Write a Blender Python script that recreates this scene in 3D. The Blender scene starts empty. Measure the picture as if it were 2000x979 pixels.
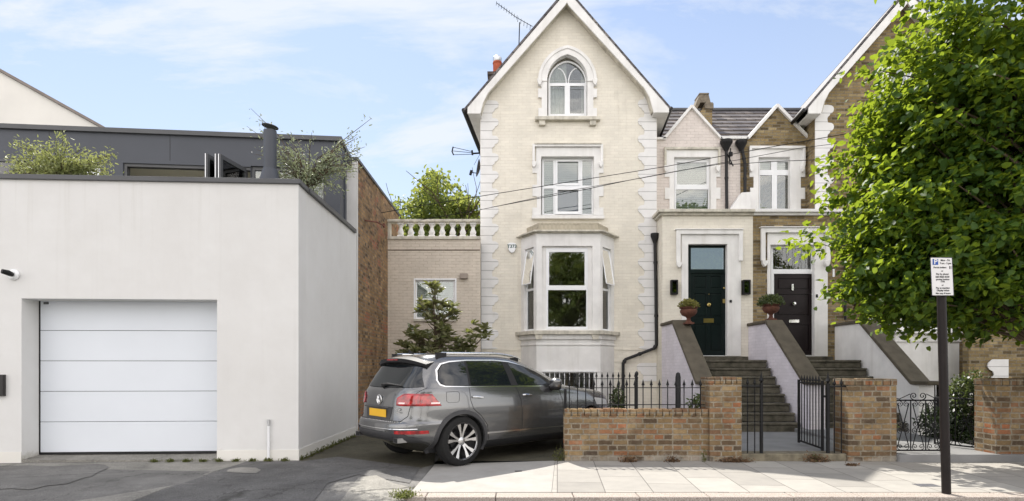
import bpy, bmesh, math, random
import numpy as np
from mathutils import Vector, Matrix
from mathutils.geometry import tessellate_polygon
random.seed(7); np.random.seed(7)
R = math.radians
S = bpy.context.scene
C = S.collection
F, HX, HY, EYE = 1100.0, 1000.0, 716.0, 1.5      # focal length in photo pixels, principal point, eye height

# ------------------------------------------------------------------ camera
cd = bpy.data.cameras.new("camera"); cam = bpy.data.objects.new("camera", cd); C.objects.link(cam)
cam.location = (0, 0, EYE); cam.rotation_euler = (R(90), 0, 0)
cd.sensor_width = 36; cd.lens = 36*F/2000; cd.shift_y = (HY-489.5)/2000
cd.clip_start = 0.05; cd.clip_end = 3000
S.camera = cam
# ------------------------------------------------------------------ light
LD = Vector((0.25, -0.70, -1.0)).normalized()       # direction the sunlight travels
ELEV = math.asin(-LD.z); AZ = math.atan2(-LD.x, -LD.y)   # azimuth from +Y towards +X
sd = bpy.data.lights.new("sun", 'SUN'); sun = bpy.data.objects.new("sun", sd); C.objects.link(sun)
sd.energy = 3.6; sd.angle = R(0.5); sd.color = (1.0, 0.95, 0.87)
sun.rotation_euler = LD.to_track_quat('-Z', 'Y').to_euler(); sun.location = (-5, 20, 30)
W = bpy.data.worlds.new("World"); S.world = W; W.use_nodes = True
wn = W.node_tree; wn.nodes.clear()
def N(nt, t, **k):
    n = nt.nodes.new(t)
    for a, b in k.items():
        if a.startswith('i_'):
            key = a[2:]
            key = int(key) if key.isdigit() else key.replace('_', ' ')
            n.inputs[key].default_value = b
        else: setattr(n, a, b)
    return n
def L(nt, a, b): nt.links.new(a, b)
sky = N(wn, 'ShaderNodeTexSky', sky_type='NISHITA', sun_disc=False)
sky.sun_elevation = ELEV; sky.sun_rotation = AZ; sky.air_density = 1.0; sky.dust_density = 0.3; sky.ozone_density = 3.5
tc = N(wn, 'ShaderNodeTexCoord')
sp = N(wn, 'ShaderNodeSeparateXYZ'); L(wn, tc.outputs['Generated'], sp.inputs[0])
# clouds lie on a plane overhead: direction / height
ad = N(wn, 'ShaderNodeMath', operation='ADD'); ad.inputs[1].default_value = 0.22; L(wn, sp.outputs[2], ad.inputs[0])
dx = N(wn, 'ShaderNodeMath', operation='DIVIDE'); L(wn, sp.outputs[0], dx.inputs[0]); L(wn, ad.outputs[0], dx.inputs[1])
dy = N(wn, 'ShaderNodeMath', operation='DIVIDE'); L(wn, sp.outputs[1], dy.inputs[0]); L(wn, ad.outputs[0], dy.inputs[1])
cx = N(wn, 'ShaderNodeCombineXYZ'); L(wn, dx.outputs[0], cx.inputs[0]); L(wn, dy.outputs[0], cx.inputs[1])
mp = N(wn, 'ShaderNodeMapping'); mp.inputs['Scale'].default_value = (0.9, 2.2, 1); mp.inputs['Rotation'].default_value = (0, 0, R(-14)); mp.inputs['Location'].default_value = (3.1, 1.3, 0)
L(wn, cx.outputs[0], mp.inputs[0])
n1 = N(wn, 'ShaderNodeTexNoise'); n1.inputs['Scale'].default_value = 1.5; n1.inputs['Detail'].default_value = 9; n1.inputs['Roughness'].default_value = 0.62; n1.inputs['Distortion'].default_value = 0.5
L(wn, mp.outputs[0], n1.inputs['Vector'])
cr = N(wn, 'ShaderNodeValToRGB'); cr.color_ramp.elements[0].position = 0.38; cr.color_ramp.elements[1].position = 0.64
cr.color_ramp.elements[0].color = (0, 0, 0, 1); cr.color_ramp.elements[1].color = (1, 1, 1, 1)
L(wn, n1.outputs[0], cr.inputs[0])
cf = N(wn, 'ShaderNodeMath', operation='MULTIPLY'); cf.inputs[1].default_value = 0.9; L(wn, cr.outputs[0], cf.inputs[0])
# a thin veil everywhere, thicker towards the horizon
vm = N(wn, 'ShaderNodeMapRange'); vm.inputs['From Min'].default_value = 0.0; vm.inputs['From Max'].default_value = 0.6; vm.inputs['To Min'].default_value = 0.80; vm.inputs['To Max'].default_value = 0.22
L(wn, sp.outputs[2], vm.inputs['Value'])
mxf = N(wn, 'ShaderNodeMath', operation='MAXIMUM'); L(wn, cf.outputs[0], mxf.inputs[0]); L(wn, vm.outputs[0], mxf.inputs[1])
# unseen clouds behind the camera boosted and warmed to light facades; those ahead dimmed
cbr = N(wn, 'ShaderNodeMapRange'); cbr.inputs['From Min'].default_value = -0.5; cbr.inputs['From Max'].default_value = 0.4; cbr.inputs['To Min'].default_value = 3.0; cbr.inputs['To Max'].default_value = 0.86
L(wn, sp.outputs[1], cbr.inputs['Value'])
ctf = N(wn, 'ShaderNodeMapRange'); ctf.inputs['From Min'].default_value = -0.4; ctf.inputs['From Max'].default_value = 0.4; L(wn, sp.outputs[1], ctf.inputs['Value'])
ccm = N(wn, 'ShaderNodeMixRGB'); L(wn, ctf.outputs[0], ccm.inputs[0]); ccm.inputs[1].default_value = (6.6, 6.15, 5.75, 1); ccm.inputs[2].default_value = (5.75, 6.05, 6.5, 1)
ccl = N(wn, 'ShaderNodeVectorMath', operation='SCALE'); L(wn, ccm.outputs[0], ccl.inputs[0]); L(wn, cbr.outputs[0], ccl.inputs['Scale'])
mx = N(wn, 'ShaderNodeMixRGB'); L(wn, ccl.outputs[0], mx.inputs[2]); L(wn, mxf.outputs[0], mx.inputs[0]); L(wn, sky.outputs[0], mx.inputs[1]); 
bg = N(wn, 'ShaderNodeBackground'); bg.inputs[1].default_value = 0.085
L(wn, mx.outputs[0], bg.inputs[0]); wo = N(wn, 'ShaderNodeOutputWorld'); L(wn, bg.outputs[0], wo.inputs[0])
S.view_settings.view_transform = 'Standard'; S.view_settings.look = 'None'
S.view_settings.exposure = 1.10; S.view_settings.gamma = 1.0; S.view_settings.use_curve_mapping = False

# ------------------------------------------------------------------ materials
def newmat(name, rough=0.7, spec=0.3, metal=0.0):
    m = bpy.data.materials.new(name); m.use_nodes = True; nt = m.node_tree
    b = nt.nodes['Principled BSDF']; b.inputs['Roughness'].default_value = rough
    b.inputs['Metallic'].default_value = metal; b.inputs['Specular IOR Level'].default_value = spec
    return m, nt, b
def rgb(c): return (c[0], c[1], c[2], 1)
def noise(nt, scale, detail=4, rough=0.55, vec=None, sc=None):
    n = N(nt, 'ShaderNodeTexNoise'); n.inputs['Scale'].default_value = scale; n.inputs['Detail'].default_value = detail; n.inputs['Roughness'].default_value = rough
    if vec is None:
        t = N(nt, 'ShaderNodeTexCoord'); vec = t.outputs['Object']
    if sc:
        mpp = N(nt, 'ShaderNodeMapping'); mpp.inputs['Scale'].default_value = sc; L(nt, vec, mpp.inputs[0]); vec = mpp.outputs[0]
    L(nt, vec, n.inputs['Vector']); return n.outputs[0]
def ramp(nt, src, stops):
    r = N(nt, 'ShaderNodeValToRGB'); e = r.color_ramp.elements
    while len(e) < len(stops): e.new(0.5)
    for i, (p, c) in enumerate(stops): e[i].position = p; e[i].color = rgb(c) if len(c) == 3 else c
    L(nt, src, r.inputs[0]); return r.outputs[0]
def mixc(nt, f, a, b, mode='MIX'):
    m = N(nt, 'ShaderNodeMixRGB', blend_type=mode)
    for i, x in ((0, f), (1, a), (2, b)):
        if hasattr(x, 'is_linked') or hasattr(x, 'links'): L(nt, x, m.inputs[i])
        else: m.inputs[i].default_value = x if i == 0 else rgb(x)
    return m.outputs[0]
def bump(nt, b, h, strength=0.3, dist=0.01, prev=None):
    n = N(nt, 'ShaderNodeBump'); n.inputs['Strength'].default_value = strength; n.inputs['Distance'].default_value = dist
    L(nt, h, n.inputs['Height'])
    if prev: L(nt, prev, n.inputs['Normal'])
    L(nt, n.outputs[0], b.inputs['Normal']); return n.outputs[0]
def wallvec(nt):
    t = N(nt, 'ShaderNodeTexCoord'); s = N(nt, 'ShaderNodeSeparateXYZ'); L(nt, t.outputs['Object'], s.inputs[0])
    a = N(nt, 'ShaderNodeMath', operation='ADD'); L(nt, s.outputs[0], a.inputs[0]); L(nt, s.outputs[1], a.inputs[1])
    c = N(nt, 'ShaderNodeCombineXYZ'); L(nt, a.outputs[0], c.inputs[0]); L(nt, s.outputs[2], c.inputs[1]); return c.outputs[0]
def plain(name, col, rough=0.6, var=0.12, scale=3.0, bs=0.0, bscale=80, spec=0.3, metal=0.0, streak=0.0, dirt=None):
    m, nt, b = newmat(name, rough, spec, metal)
    n = noise(nt, scale, 5)
    lo = tuple(c*(1-var) for c in col); hi = tuple(min(1, c*(1+var)) for c in col)
    o = ramp(nt, n, [(0.3, lo), (0.7, hi)])
    if streak:
        s = noise(nt, 1.0, 4, 0.6, sc=(5.5, 5.5, 0.35))
        f = ramp(nt, s, [(0.5, (0, 0, 0)), (0.8, (streak,)*3)])
        o = mixc(nt, f, o, dirt or (0.28, 0.25, 0.2))
    L(nt, o, b.inputs['Base Color'])
    if bs:
        bump(nt, b, noise(nt, bscale, 3), bs, 0.004)
    return m
def brick(name, stops, mortar, bw=0.225, rh=0.075, ms=0.011, bstr=0.5, dist=0.006, paint=None, patch=None, rough=0.9, wob_=0.012, squash=None, grime=False):
    m, nt, b = newmat(name, rough, 0.15)
    v = wallvec(nt)
    wob = noise(nt, 9, 3)
    wv = N(nt, 'ShaderNodeVectorMath', operation='MULTIPLY_ADD'); L(nt, N_color(nt, wob), wv.inputs[0]); wv.inputs[1].default_value = (wob_, wob_*0.66, 0); L(nt, v, wv.inputs[2])
    t = N(nt, 'ShaderNodeTexBrick'); L(nt, wv.outputs[0], t.inputs['Vector'])
    t.inputs['Color1'].default_value = (0, 0, 0, 1); t.inputs['Color2'].default_value = (1, 1, 1, 1); t.inputs['Mortar'].default_value = (0.5, 0.5, 0.5, 1)
    t.inputs['Scale'].default_value = 1; t.inputs['Brick Width'].default_value = bw; t.inputs['Row Height'].default_value = rh
    t.inputs['Mortar Size'].default_value = ms; t.inputs['Mortar Smooth'].default_value = 0.25; t.inputs['Bias'].default_value = 0
    if squash: t.squash = squash; t.squash_frequency = 2; t.offset = 0.35
    if paint is None:
        col = ramp(nt, t.outputs['Color'], stops)
        g = noise(nt, 25, 5, 0.7); col = mixc(nt, 0.5, col, ramp(nt, g, [(0.3, (0.35, 0.32, 0.3)), (0.7, (1.0, 1.0, 1.0))]), 'MULTIPLY')
        if patch:
            pf = ramp(nt, noise(nt, 1.1, 4, 0.65, sc=(1, 1, 1.7)), [(patch[1], (0, 0, 0)), (patch[1]+0.07, (0.75,)*3)])
            col = mixc(nt, pf, col, patch[0])
        mcol = ramp(nt, noise(nt, 14, 4, 0.7), [(0.3, tuple(c*0.55 for c in mortar)), (0.7, tuple(c*1.15 for c in mortar))])
        col = mixc(nt, t.outputs['Fac'], col, mcol)
        if grime:
            gm = ramp(nt, noise(nt, 5, 6, 0.75), [(0.52, (0, 0, 0)), (0.68, (0.62,)*3)]); col = mixc(nt, gm, col, (0.30, 0.25, 0.17))
            gd_ = ramp(nt, noise(nt, 3.3, 5, 0.7, sc=(1, 1, 2)), [(0.55, (0, 0, 0)), (0.72, (0.6,)*3)]); col = mixc(nt, gd_, col, (0.10, 0.085, 0.055))
            tz = N(nt, 'ShaderNodeTexCoord'); sz = N(nt, 'ShaderNodeSeparateXYZ'); L(nt, tz.outputs['Object'], sz.inputs[0])
            az_ = N(nt, 'ShaderNodeMath', operation='MULTIPLY_ADD'); L(nt, noise(nt, 4, 5, 0.7), az_.inputs[0]); az_.inputs[1].default_value = -0.45; L(nt, sz.outputs[2], az_.inputs[2])
            lowf = ramp(nt, az_.outputs[0], [(0.0, (0, 0, 0)), (0.02, (0, 0, 0))]); mr = N(nt, 'ShaderNodeMapRange'); mr.inputs['From Min'].default_value = -0.12; mr.inputs['From Max'].default_value = -0.20; mr.inputs['To Max'].default_value = 0.6; L(nt, az_.outputs[0], mr.inputs['Value'])
            col = mixc(nt, mr.outputs[0], col, (0.36, 0.34, 0.30))
        gr = ramp(nt, noise(nt, 2.2, 5, 0.6), [(0.35, (0.62, 0.6, 0.56)), (0.65, (1, 1, 1))]); col = mixc(nt, 0.8, col, gr, 'MULTIPLY')
    else:
        lo = tuple(c*0.88 for c in paint)
        base = ramp(nt, noise(nt, 2.0, 5, 0.6), [(0.3, lo), (0.65, paint)])
        vr = ramp(nt, t.outputs['Color'], [(0.0, (0.93,)*3), (1.0, (1, 1, 1))]); base = mixc(nt, 1.0, base, vr, 'MULTIPLY')
        mf = N(nt, 'ShaderNodeMath', operation='MULTIPLY'); L(nt, t.outputs['Fac'], mf.inputs[0])
        brk = ramp(nt, noise(nt, 6, 4, 0.7, sc=(1, 1, 2.5)), [(0.35, (0.0,)*3), (0.7, (0.75,)*3)]); L(nt, brk, mf.inputs[1])
        col = mixc(nt, mf.outputs[0], base, mortar)
        st = ramp(nt, noise(nt, 1.0, 4, 0.6, sc=(4, 4, 0.4)), [(0.58, (0, 0, 0)), (0.85, (0.3,)*3)]); col = mixc(nt, st, col, (0.35, 0.30, 0.22))
        ch = ramp(nt, noise(nt, 7, 6, 0.75), [(0.73, (0, 0, 0)), (0.76, (0.6,)*3)]); col = mixc(nt, ch, col, (0.38, 0.33, 0.27))
    L(nt, col, b.inputs['Base Color'])
    inv = N(nt, 'ShaderNodeMath', operation='SUBTRACT'); inv.inputs[0].default_value = 1; L(nt, t.outputs['Fac'], inv.inputs[1])
    hh = N(nt, 'ShaderNodeMath', operation='MULTIPLY_ADD'); L(nt, noise(nt, 40, 4), hh.inputs[0]); hh.inputs[1].default_value = 0.5; L(nt, inv.outputs[0], hh.inputs[2])
    bump(nt, b, hh.outputs[0], bstr, dist)
    return m
def N_color(nt, o):
    s = N(nt, 'ShaderNodeMath', operation='SUBTRACT'); L(nt, o, s.inputs[0]); s.inputs[1].default_value = 0.5
    c = N(nt, 'ShaderNodeCombineXYZ'); L(nt, s.outputs[0], c.inputs[0]); L(nt, s.outputs[0], c.inputs[1]); return c.outputs[0]
def glassmat(name, tint, refl=0.1, rough=0.01):
    m = bpy.data.materials.new(name); m.use_nodes = True; nt = m.node_tree; nt.nodes.clear()
    o = N(nt, 'ShaderNodeOutputMaterial'); tr = N(nt, 'ShaderNodeBsdfTransparent'); tr.inputs[0].default_value = rgb(tint)
    g = N(nt, 'ShaderNodeBsdfGlossy'); g.inputs['Roughness'].default_value = rough; g.inputs[0].default_value = (0.95, 0.95, 0.94, 1)
    fr = N(nt, 'ShaderNodeFresnel'); fr.inputs[0].default_value = 1.5
    ad = N(nt, 'ShaderNodeMath', operation='ADD'); ad.inputs[1].default_value = refl; L(nt, fr.outputs[0], ad.inputs[0])
    bp = N(nt, 'ShaderNodeBump'); bp.inputs['Strength'].default_value = 0.06; bp.inputs['Distance'].default_value = 0.02
    L(nt, noise(nt, 2.5, 1), bp.inputs['Height']); L(nt, bp.outputs[0], g.inputs['Normal'])
    mx = N(nt, 'ShaderNodeMixShader'); L(nt, ad.outputs[0], mx.inputs[0]); L(nt, tr.outputs[0], mx.inputs[1]); L(nt, g.outputs[0], mx.inputs[2]); L(nt, mx.outputs[0], o.inputs[0])
    return m
def leafmat(name, a, b_, trans, rough=0.45, spec=0.4, tw=0.45):
    m = bpy.data.materials.new(name); m.use_nodes = True; nt = m.node_tree
    b = nt.nodes['Principled BSDF']; b.inputs['Roughness'].default_value = rough; b.inputs['Specular IOR Level'].default_value = spec
    gi = N(nt, 'ShaderNodeNewGeometry'); rp = ramp(nt, gi.outputs['Random Per Island'], [(0.0, a), (1.0, b_)])
    L(nt, rp, b.inputs['Base Color'])
    t = N(nt, 'ShaderNodeBsdfTranslucent'); L(nt, mixc(nt, 1.0, rp, trans, 'MULTIPLY') if False else mixc(nt, 0.8, rp, trans), t.inputs[0])
    mx = N(nt, 'ShaderNodeMixShader'); mx.inputs[0].default_value = tw
    o = nt.nodes['Material Output']; L(nt, b.outputs[0], mx.inputs[1]); L(nt, t.outputs[0], mx.inputs[2]); L(nt, mx.outputs[0], o.inputs[0])
    return m

YEL = [(0.0, (0.13, 0.10, 0.06)), (0.3, (0.27, 0.20, 0.10)), (0.6, (0.40, 0.30, 0.15)), (0.85, (0.34, 0.27, 0.15)), (1.0, (0.48, 0.38, 0.21))]
MIXP = [(0.0, (0.13, 0.09, 0.06)), (0.3, (0.31, 0.20, 0.10)), (0.6, (0.46, 0.29, 0.14)), (0.8, (0.27, 0.17, 0.10)), (1.0, (0.54, 0.36, 0.18))]
MIXB = [(0.0, (0.10, 0.075, 0.055)), (0.2, (0.20, 0.135, 0.08)), (0.42, (0.33, 0.235, 0.12)), (0.58, (0.21, 0.12, 0.075)), (0.76, (0.38, 0.28, 0.15)), (0.88, (0.28, 0.16, 0.09)), (0.96, (0.38, 0.16, 0.08)), (1.0, (0.44, 0.18, 0.09))]
PB = brick('cream_painted_brick', None, (0.60, 0.54, 0.45), rh=0.083, bw=0.24, ms=0.007, bstr=0.45, dist=0.007, paint=(0.82, 0.775, 0.675))
PB2 = brick('beige_painted_brick', None, (0.36, 0.29, 0.21), rh=0.08, ms=0.010, bstr=0.6, dist=0.007, paint=(0.68, 0.61, 0.52))
PB3 = brick('pinkish_white_painted_brick', None, (0.40, 0.34, 0.30), rh=0.085, ms=0.009, bstr=0.5, dist=0.006, paint=(0.76, 0.69, 0.64))
PBW = brick('white_painted_brick', None, (0.55, 0.53, 0.56), rh=0.08, ms=0.008, bstr=0.25, dist=0.005, paint=(0.78, 0.74, 0.79))
YB = brick('yellow_stock_brick', YEL, (0.27, 0.24, 0.19), rh=0.083, bw=0.24, ms=0.010)
GB = brick('garden_wall_brick', MIXB, (0.31, 0.27, 0.21), rh=0.0855, bw=0.235, ms=0.013, bstr=0.9, dist=0.010, wob_=0.030, squash=0.62, grime=True)
RB = brick('old_party_wall_brick', MIXP, (0.27, 0.22, 0.17), rh=0.08, bw=0.22, ms=0.011, patch=((0.42, 0.15, 0.09), 0.56), wob_=0.03, squash=0.6)
def renmat():
    m, nt, b = newmat('white_render', 0.9, 0.2)
    o = ramp(nt, noise(nt, 1.1, 6, 0.65), [(0.25, (0.64, 0.63, 0.61)), (0.7, (0.705, 0.70, 0.685))])
    st_ = ramp(nt, noise(nt, 1.0, 5, 0.65, sc=(9, 9, 0.22)), [(0.55, (0, 0, 0)), (0.85, (0.45,)*3)])
    tz = N(nt, 'ShaderNodeTexCoord'); sz = N(nt, 'ShaderNodeSeparateXYZ'); L(nt, tz.outputs['Object'], sz.inputs[0])
    top = N(nt, 'ShaderNodeMapRange'); top.inputs['From Min'].default_value = 3.3; top.inputs['From Max'].default_value = 4.4; top.inputs['To Min'].default_value = 0.25; L(nt, sz.outputs[2], top.inputs['Value'])
    mm = N(nt, 'ShaderNodeMath', operation='MULTIPLY'); L(nt, top.outputs[0], mm.inputs[0]); L(nt, st_, mm.inputs[1]); o = mixc(nt, mm.outputs[0], o, (0.45, 0.43, 0.38))
    az_ = N(nt, 'ShaderNodeMath', operation='MULTIPLY_ADD'); L(nt, noise(nt, 6, 6, 0.75), az_.inputs[0]); az_.inputs[1].default_value = -0.5; L(nt, sz.outputs[2], az_.inputs[2])
    mr = N(nt, 'ShaderNodeMapRange'); mr.inputs['From Min'].default_value = -0.10; mr.inputs['From Max'].default_value = -0.26; mr.inputs['To Max'].default_value = 0.85; L(nt, az_.outputs[0], mr.inputs['Value'])
    o = mixc(nt, mr.outputs[0], o, (0.36, 0.34, 0.27))
    pt = ramp(nt, noise(nt, 9, 5, 0.8), [(0.73, (0, 0, 0)), (0.78, (0.3,)*3)]); o = mixc(nt, pt, o, (0.5, 0.48, 0.43))
    L(nt, o, b.inputs['Base Color']); bump(nt, b, noise(nt, 2.0, 2), 0.35, 0.03, bump(nt, b, noise(nt, 130, 3), 0.3, 0.004)); return m
REN = renmat()
REN2 = plain('cream_white_render', (0.72, 0.70, 0.65), 0.9, 0.05, 1.0, 0.2, 100)
STU = plain('white_stucco', (0.78, 0.77, 0.75), 0.75, 0.08, 2.5, 0.3, 40, streak=0.28, dirt=(0.45, 0.42, 0.36))
STUC = plain('weathered_cornice', (0.58, 0.55, 0.47), 0.85, 0.22, 6, 0.4, 50, streak=0.6, dirt=(0.20, 0.18, 0.14))
WP = plain('white_window_paint', (0.82, 0.83, 0.84), 0.4, 0.03, 3, spec=0.4)
def quoinmat():
    m, nt, b = newmat('white_quoins', 0.7, 0.3)
    v = wallvec(nt); t = N(nt, 'ShaderNodeTexBrick'); L(nt, v, t.inputs['Vector']); t.inputs['Scale'].default_value = 1
    t.inputs['Brick Width'].default_value = 50; t.inputs['Row Height'].default_value = 0.2495; t.inputs['Mortar Size'].default_value = 0.009; t.inputs['Mortar Smooth'].default_value = 0.3
    base = ramp(nt, noise(nt, 3, 5), [(0.3, (0.71, 0.70, 0.685)), (0.7, (0.80, 0.79, 0.775))])
    so = ramp(nt, noise(nt, 5, 6, 0.75, sc=(1, 1, 0.5)), [(0.6, (0, 0, 0)), (0.75, (0.35,)*3)]); base = mixc(nt, so, base, (0.42, 0.39, 0.33))
    L(nt, mixc(nt, t.outputs['Fac'], base, (0.40, 0.39, 0.38)), b.inputs['Base Color'])
    i = N(nt, 'ShaderNodeMath', operation='SUBTRACT'); i.inputs[0].default_value = 1; L(nt, t.outputs['Fac'], i.inputs[1]); bump(nt, b, i.outputs[0], 0.6, 0.01)
    return m
QM = quoinmat()
DG = plain('dark_grey_cladding', (0.062, 0.068, 0.082), 0.5, 0.06, 1.5, spec=0.4)
DG2 = plain('dark_grey_coping', (0.082, 0.084, 0.088), 0.45, 0.1, 2, spec=0.4)
BLK = plain('black_iron', (0.008, 0.008, 0.009), 0.55, 0.2, 8, 0.1, 60, spec=0.25)
BLP = plain('black_plastic', (0.016, 0.016, 0.017), 0.5, 0.1, 8)
SLATE_V = None
def slatemat():
    m, nt, b = newmat('slate_roof', 0.6, 0.4)
    v = wallvec(nt); t = N(nt, 'ShaderNodeTexBrick'); L(nt, v, t.inputs['Vector']); t.inputs['Scale'].default_value = 1
    t.inputs['Color1'].default_value = (0, 0, 0, 1); t.inputs['Color2'].default_value = (1, 1, 1, 1)
    t.inputs['Brick Width'].default_value = 0.32; t.inputs['Row Height'].default_value = 0.21; t.inputs['Mortar Size'].default_value = 0.012; t.inputs['Mortar Smooth'].default_value = 0.2
    c = ramp(nt, t.outputs['Color'], [(0, (0.07, 0.065, 0.07)), (0.5, (0.13, 0.12, 0.125)), (1, (0.22, 0.20, 0.19))])
    c = mixc(nt, 0.6, c, ramp(nt, noise(nt, 5, 5, 0.7), [(0.3, (0.4, 0.4, 0.4)), (0.7, (1.2, 1.15, 1.1))]), 'MULTIPLY')
    L(nt, mixc(nt, t.outputs['Fac'], c, (0.03, 0.03, 0.03)), b.inputs['Base Color'])
    i = N(nt, 'ShaderNodeMath', operation='SUBTRACT'); i.inputs[0].default_value = 1; L(nt, t.outputs['Fac'], i.inputs[1]); bump(nt, b, i.outputs[0], 0.8, 0.02)
    return m
SL = slatemat()
GL = glassmat('window_glass', (0.80, 0.84, 0.82), 0.08)
GLD = glassmat('dim_window_glass', (0.55, 0.57, 0.55), 0.05)
BLIND = None
def blindmat(name, col, pitch=0.06):
    m, nt, b = newmat(name, 0.7, 0.2)
    t = N(nt, 'ShaderNodeTexCoord'); s = N(nt, 'ShaderNodeSeparateXYZ'); L(nt, t.outputs['Object'], s.inputs[0])
    d = N(nt, 'ShaderNodeMath', operation='DIVIDE'); L(nt, s.outputs[2], d.inputs[0]); d.inputs[1].default_value = pitch
    f = N(nt, 'ShaderNodeMath', operation='FRACT'); L(nt, d.outputs[0], f.inputs[0])
    L(nt, ramp(nt, f.outputs[0], [(0.0, tuple(c*0.45 for c in col)), (0.25, col), (0.85, col), (1.0, tuple(c*0.6 for c in col))]), b.inputs['Base Color'])
    bump(nt, b, f.outputs[0], 0.7, 0.02); return m
BL1 = blindmat('grey_blind_slats', (0.42, 0.43, 0.44)); BL2 = blindmat('pale_blind_slats', (0.62, 0.62, 0.58)); BLD = blindmat('blue_blind_slats', (0.10, 0.12, 0.20))
CUR = plain('curtain_fabric', (0.70, 0.68, 0.64), 0.9, 0.15, 8)
def asph(name, col, var=0.3):
    m, nt, b = newmat(name, 0.9, 0.25)
    c = ramp(nt, noise(nt, 1.3, 6, 0.6), [(0.3, tuple(x*(1-var) for x in col)), (0.7, tuple(x*(1+var) for x in col))])
    g = ramp(nt, noise(nt, 85, 3, 0.8), [(0.32, (0.35,)*3), (0.5, (0.95,)*3), (0.72, (1.9,)*3)]); c = mixc(nt, 0.8, c, g, 'MULTIPLY')
    sp_ = ramp(nt, noise(nt, 11, 3, 0.6), [(0.74, (0, 0, 0)), (0.78, (0.5,)*3)]); c = mixc(nt, sp_, c, (0.28, 0.26, 0.23))
    st = ramp(nt, noise(nt, 2.2, 6, 0.75), [(0.5, (0, 0, 0)), (0.62, (0.40,)*3)]); c = mixc(nt, st, c, tuple(x*0.6 for x in col))
    vo = N(nt, 'ShaderNodeTexVoronoi', feature='DISTANCE_TO_EDGE'); vo.inputs['Scale'].default_value = 0.55
    tcr = N(nt, 'ShaderNodeTexCoord'); wv = N(nt, 'ShaderNodeVectorMath', operation='MULTIPLY_ADD'); L(nt, N_color(nt, noise(nt, 3, 6, 0.7)), wv.inputs[0]); wv.inputs[1].default_value = (0.9, 0.6, 0); L(nt, tcr.outputs['Object'], wv.inputs[2]); L(nt, wv.outputs[0], vo.inputs['Vector'])
    ck = ramp(nt, vo.outputs['Distance'], [(0.0, (0.75,)*3), (0.008, (0.0,)*3)]); c = mixc(nt, ck, c, (0.03, 0.03, 0.025))
    L(nt, c, b.inputs['Base Color']); bump(nt, b, noise(nt, 130, 3), 0.5, 0.006); return m
ASP = asph('asphalt', (0.165, 0.160, 0.150)); ASP2 = asph('dark_asphalt_patch', (0.122, 0.119, 0.115)); CONC = asph('worn_concrete', (0.25, 0.24, 0.215), 0.3)
ROAD = asph('road_asphalt', (0.13, 0.128, 0.122)); MOSS = asph('mossy_drive', (0.085, 0.078, 0.055))
def slabmat():
    m, nt, b = newmat('york_stone_slabs', 0.85, 0.2)
    t0 = N(nt, 'ShaderNodeTexCoord'); mpp = N(nt, 'ShaderNodeMapping', vector_type='POINT'); mpp.inputs['Rotation'].default_value = (0, 0, R(90+4.6)); L(nt, t0.outputs['Object'], mpp.inputs[0])
    t = N(nt, 'ShaderNodeTexBrick'); L(nt, mpp.outputs[0], t.inputs['Vector']); t.inputs['Scale'].default_value = 1
    t.inputs['Color1'].default_value = (0, 0, 0, 1); t.inputs['Color2'].default_value = (1, 1, 1, 1)
    t.inputs['Brick Width'].default_value = 0.86; t.inputs['Row Height'].default_value = 0.57; t.inputs['Mortar Size'].default_value = 0.006; t.inputs['Mortar Smooth'].default_value = 0.2
    c = ramp(nt, t.outputs['Color'], [(0, (0.27, 0.258, 0.238)), (0.5, (0.33, 0.315, 0.29)), (1, (0.375, 0.36, 0.33))])
    c = mixc(nt, 0.7, c, ramp(nt, noise(nt, 3, 6, 0.65), [(0.3, (0.8, 0.8, 0.8)), (0.7, (1.05, 1.04, 1.02))]), 'MULTIPLY')
    sp_ = ramp(nt, noise(nt, 15, 3, 0.6), [(0.76, (0, 0, 0)), (0.78, (0.7,)*3)]); c = mixc(nt, sp_, c, (0.12, 0.11, 0.10))
    L(nt, mixc(nt, t.outputs['Fac'], c, (0.14, 0.13, 0.12)), b.inputs['Base Color'])
    i = N(nt, 'ShaderNodeMath', operation='SUBTRACT'); i.inputs[0].default_value = 1; L(nt, t.outputs['Fac'], i.inputs[1])
    bump(nt, b, i.outputs[0], 0.6, 0.01, bump(nt, b, noise(nt, 60, 4), 0.25, 0.004)); return m
SLB = slabmat()
def slabplain():
    m, nt, b = newmat('smooth_paving', 0.88, 0.2)
    c = ramp(nt, noise(nt, 2.2, 6, 0.7), [(0.3, (0.30, 0.288, 0.265)), (0.7, (0.375, 0.36, 0.335))])
    sp_ = ramp(nt, noise(nt, 12, 3, 0.6), [(0.74, (0, 0, 0)), (0.77, (0.6,)*3)]); c = mixc(nt, sp_, c, (0.17, 0.16, 0.15))
    L(nt, c, b.inputs['Base Color']); bump(nt, b, noise(nt, 70, 4), 0.3, 0.004); return m
PAVC = slabplain()
def granite():
    m, nt, b = newmat('granite_kerb', 0.8, 0.3)
    L(nt, ramp(nt, noise(nt, 90, 4, 0.8), [(0.35, (0.13, 0.11, 0.10)), (0.5, (0.34, 0.29, 0.25)), (0.65, (0.50, 0.46, 0.42))]), b.inputs['Base Color']); bump(nt, b, noise(nt, 60, 4), 0.4, 0.006); return m
GR = granite()
STEP = plain('mossy_stone_steps', (0.100, 0.091, 0.070), 0.9, 0.5, 6, 0.5, 50, streak=0.3, dirt=(0.05, 0.05, 0.03))
COPE = plain('dark_stone_coping', (0.100, 0.085, 0.062), 0.85, 0.22, 4, 0.4, 60, streak=0.2, dirt=(0.05, 0.05, 0.035))
PATHM = plain('grey_path_slab', (0.20, 0.20, 0.20), 0.85, 0.15, 2, 0.3, 60)
GRD = plain('green_door_paint', (0.003, 0.009, 0.009), 0.35, 0.1, 3, spec=0.3); BRD = plain('dark_brown_door_paint', (0.010, 0.005, 0.006), 0.4, 0.1, 3, spec=0.3)
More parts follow.
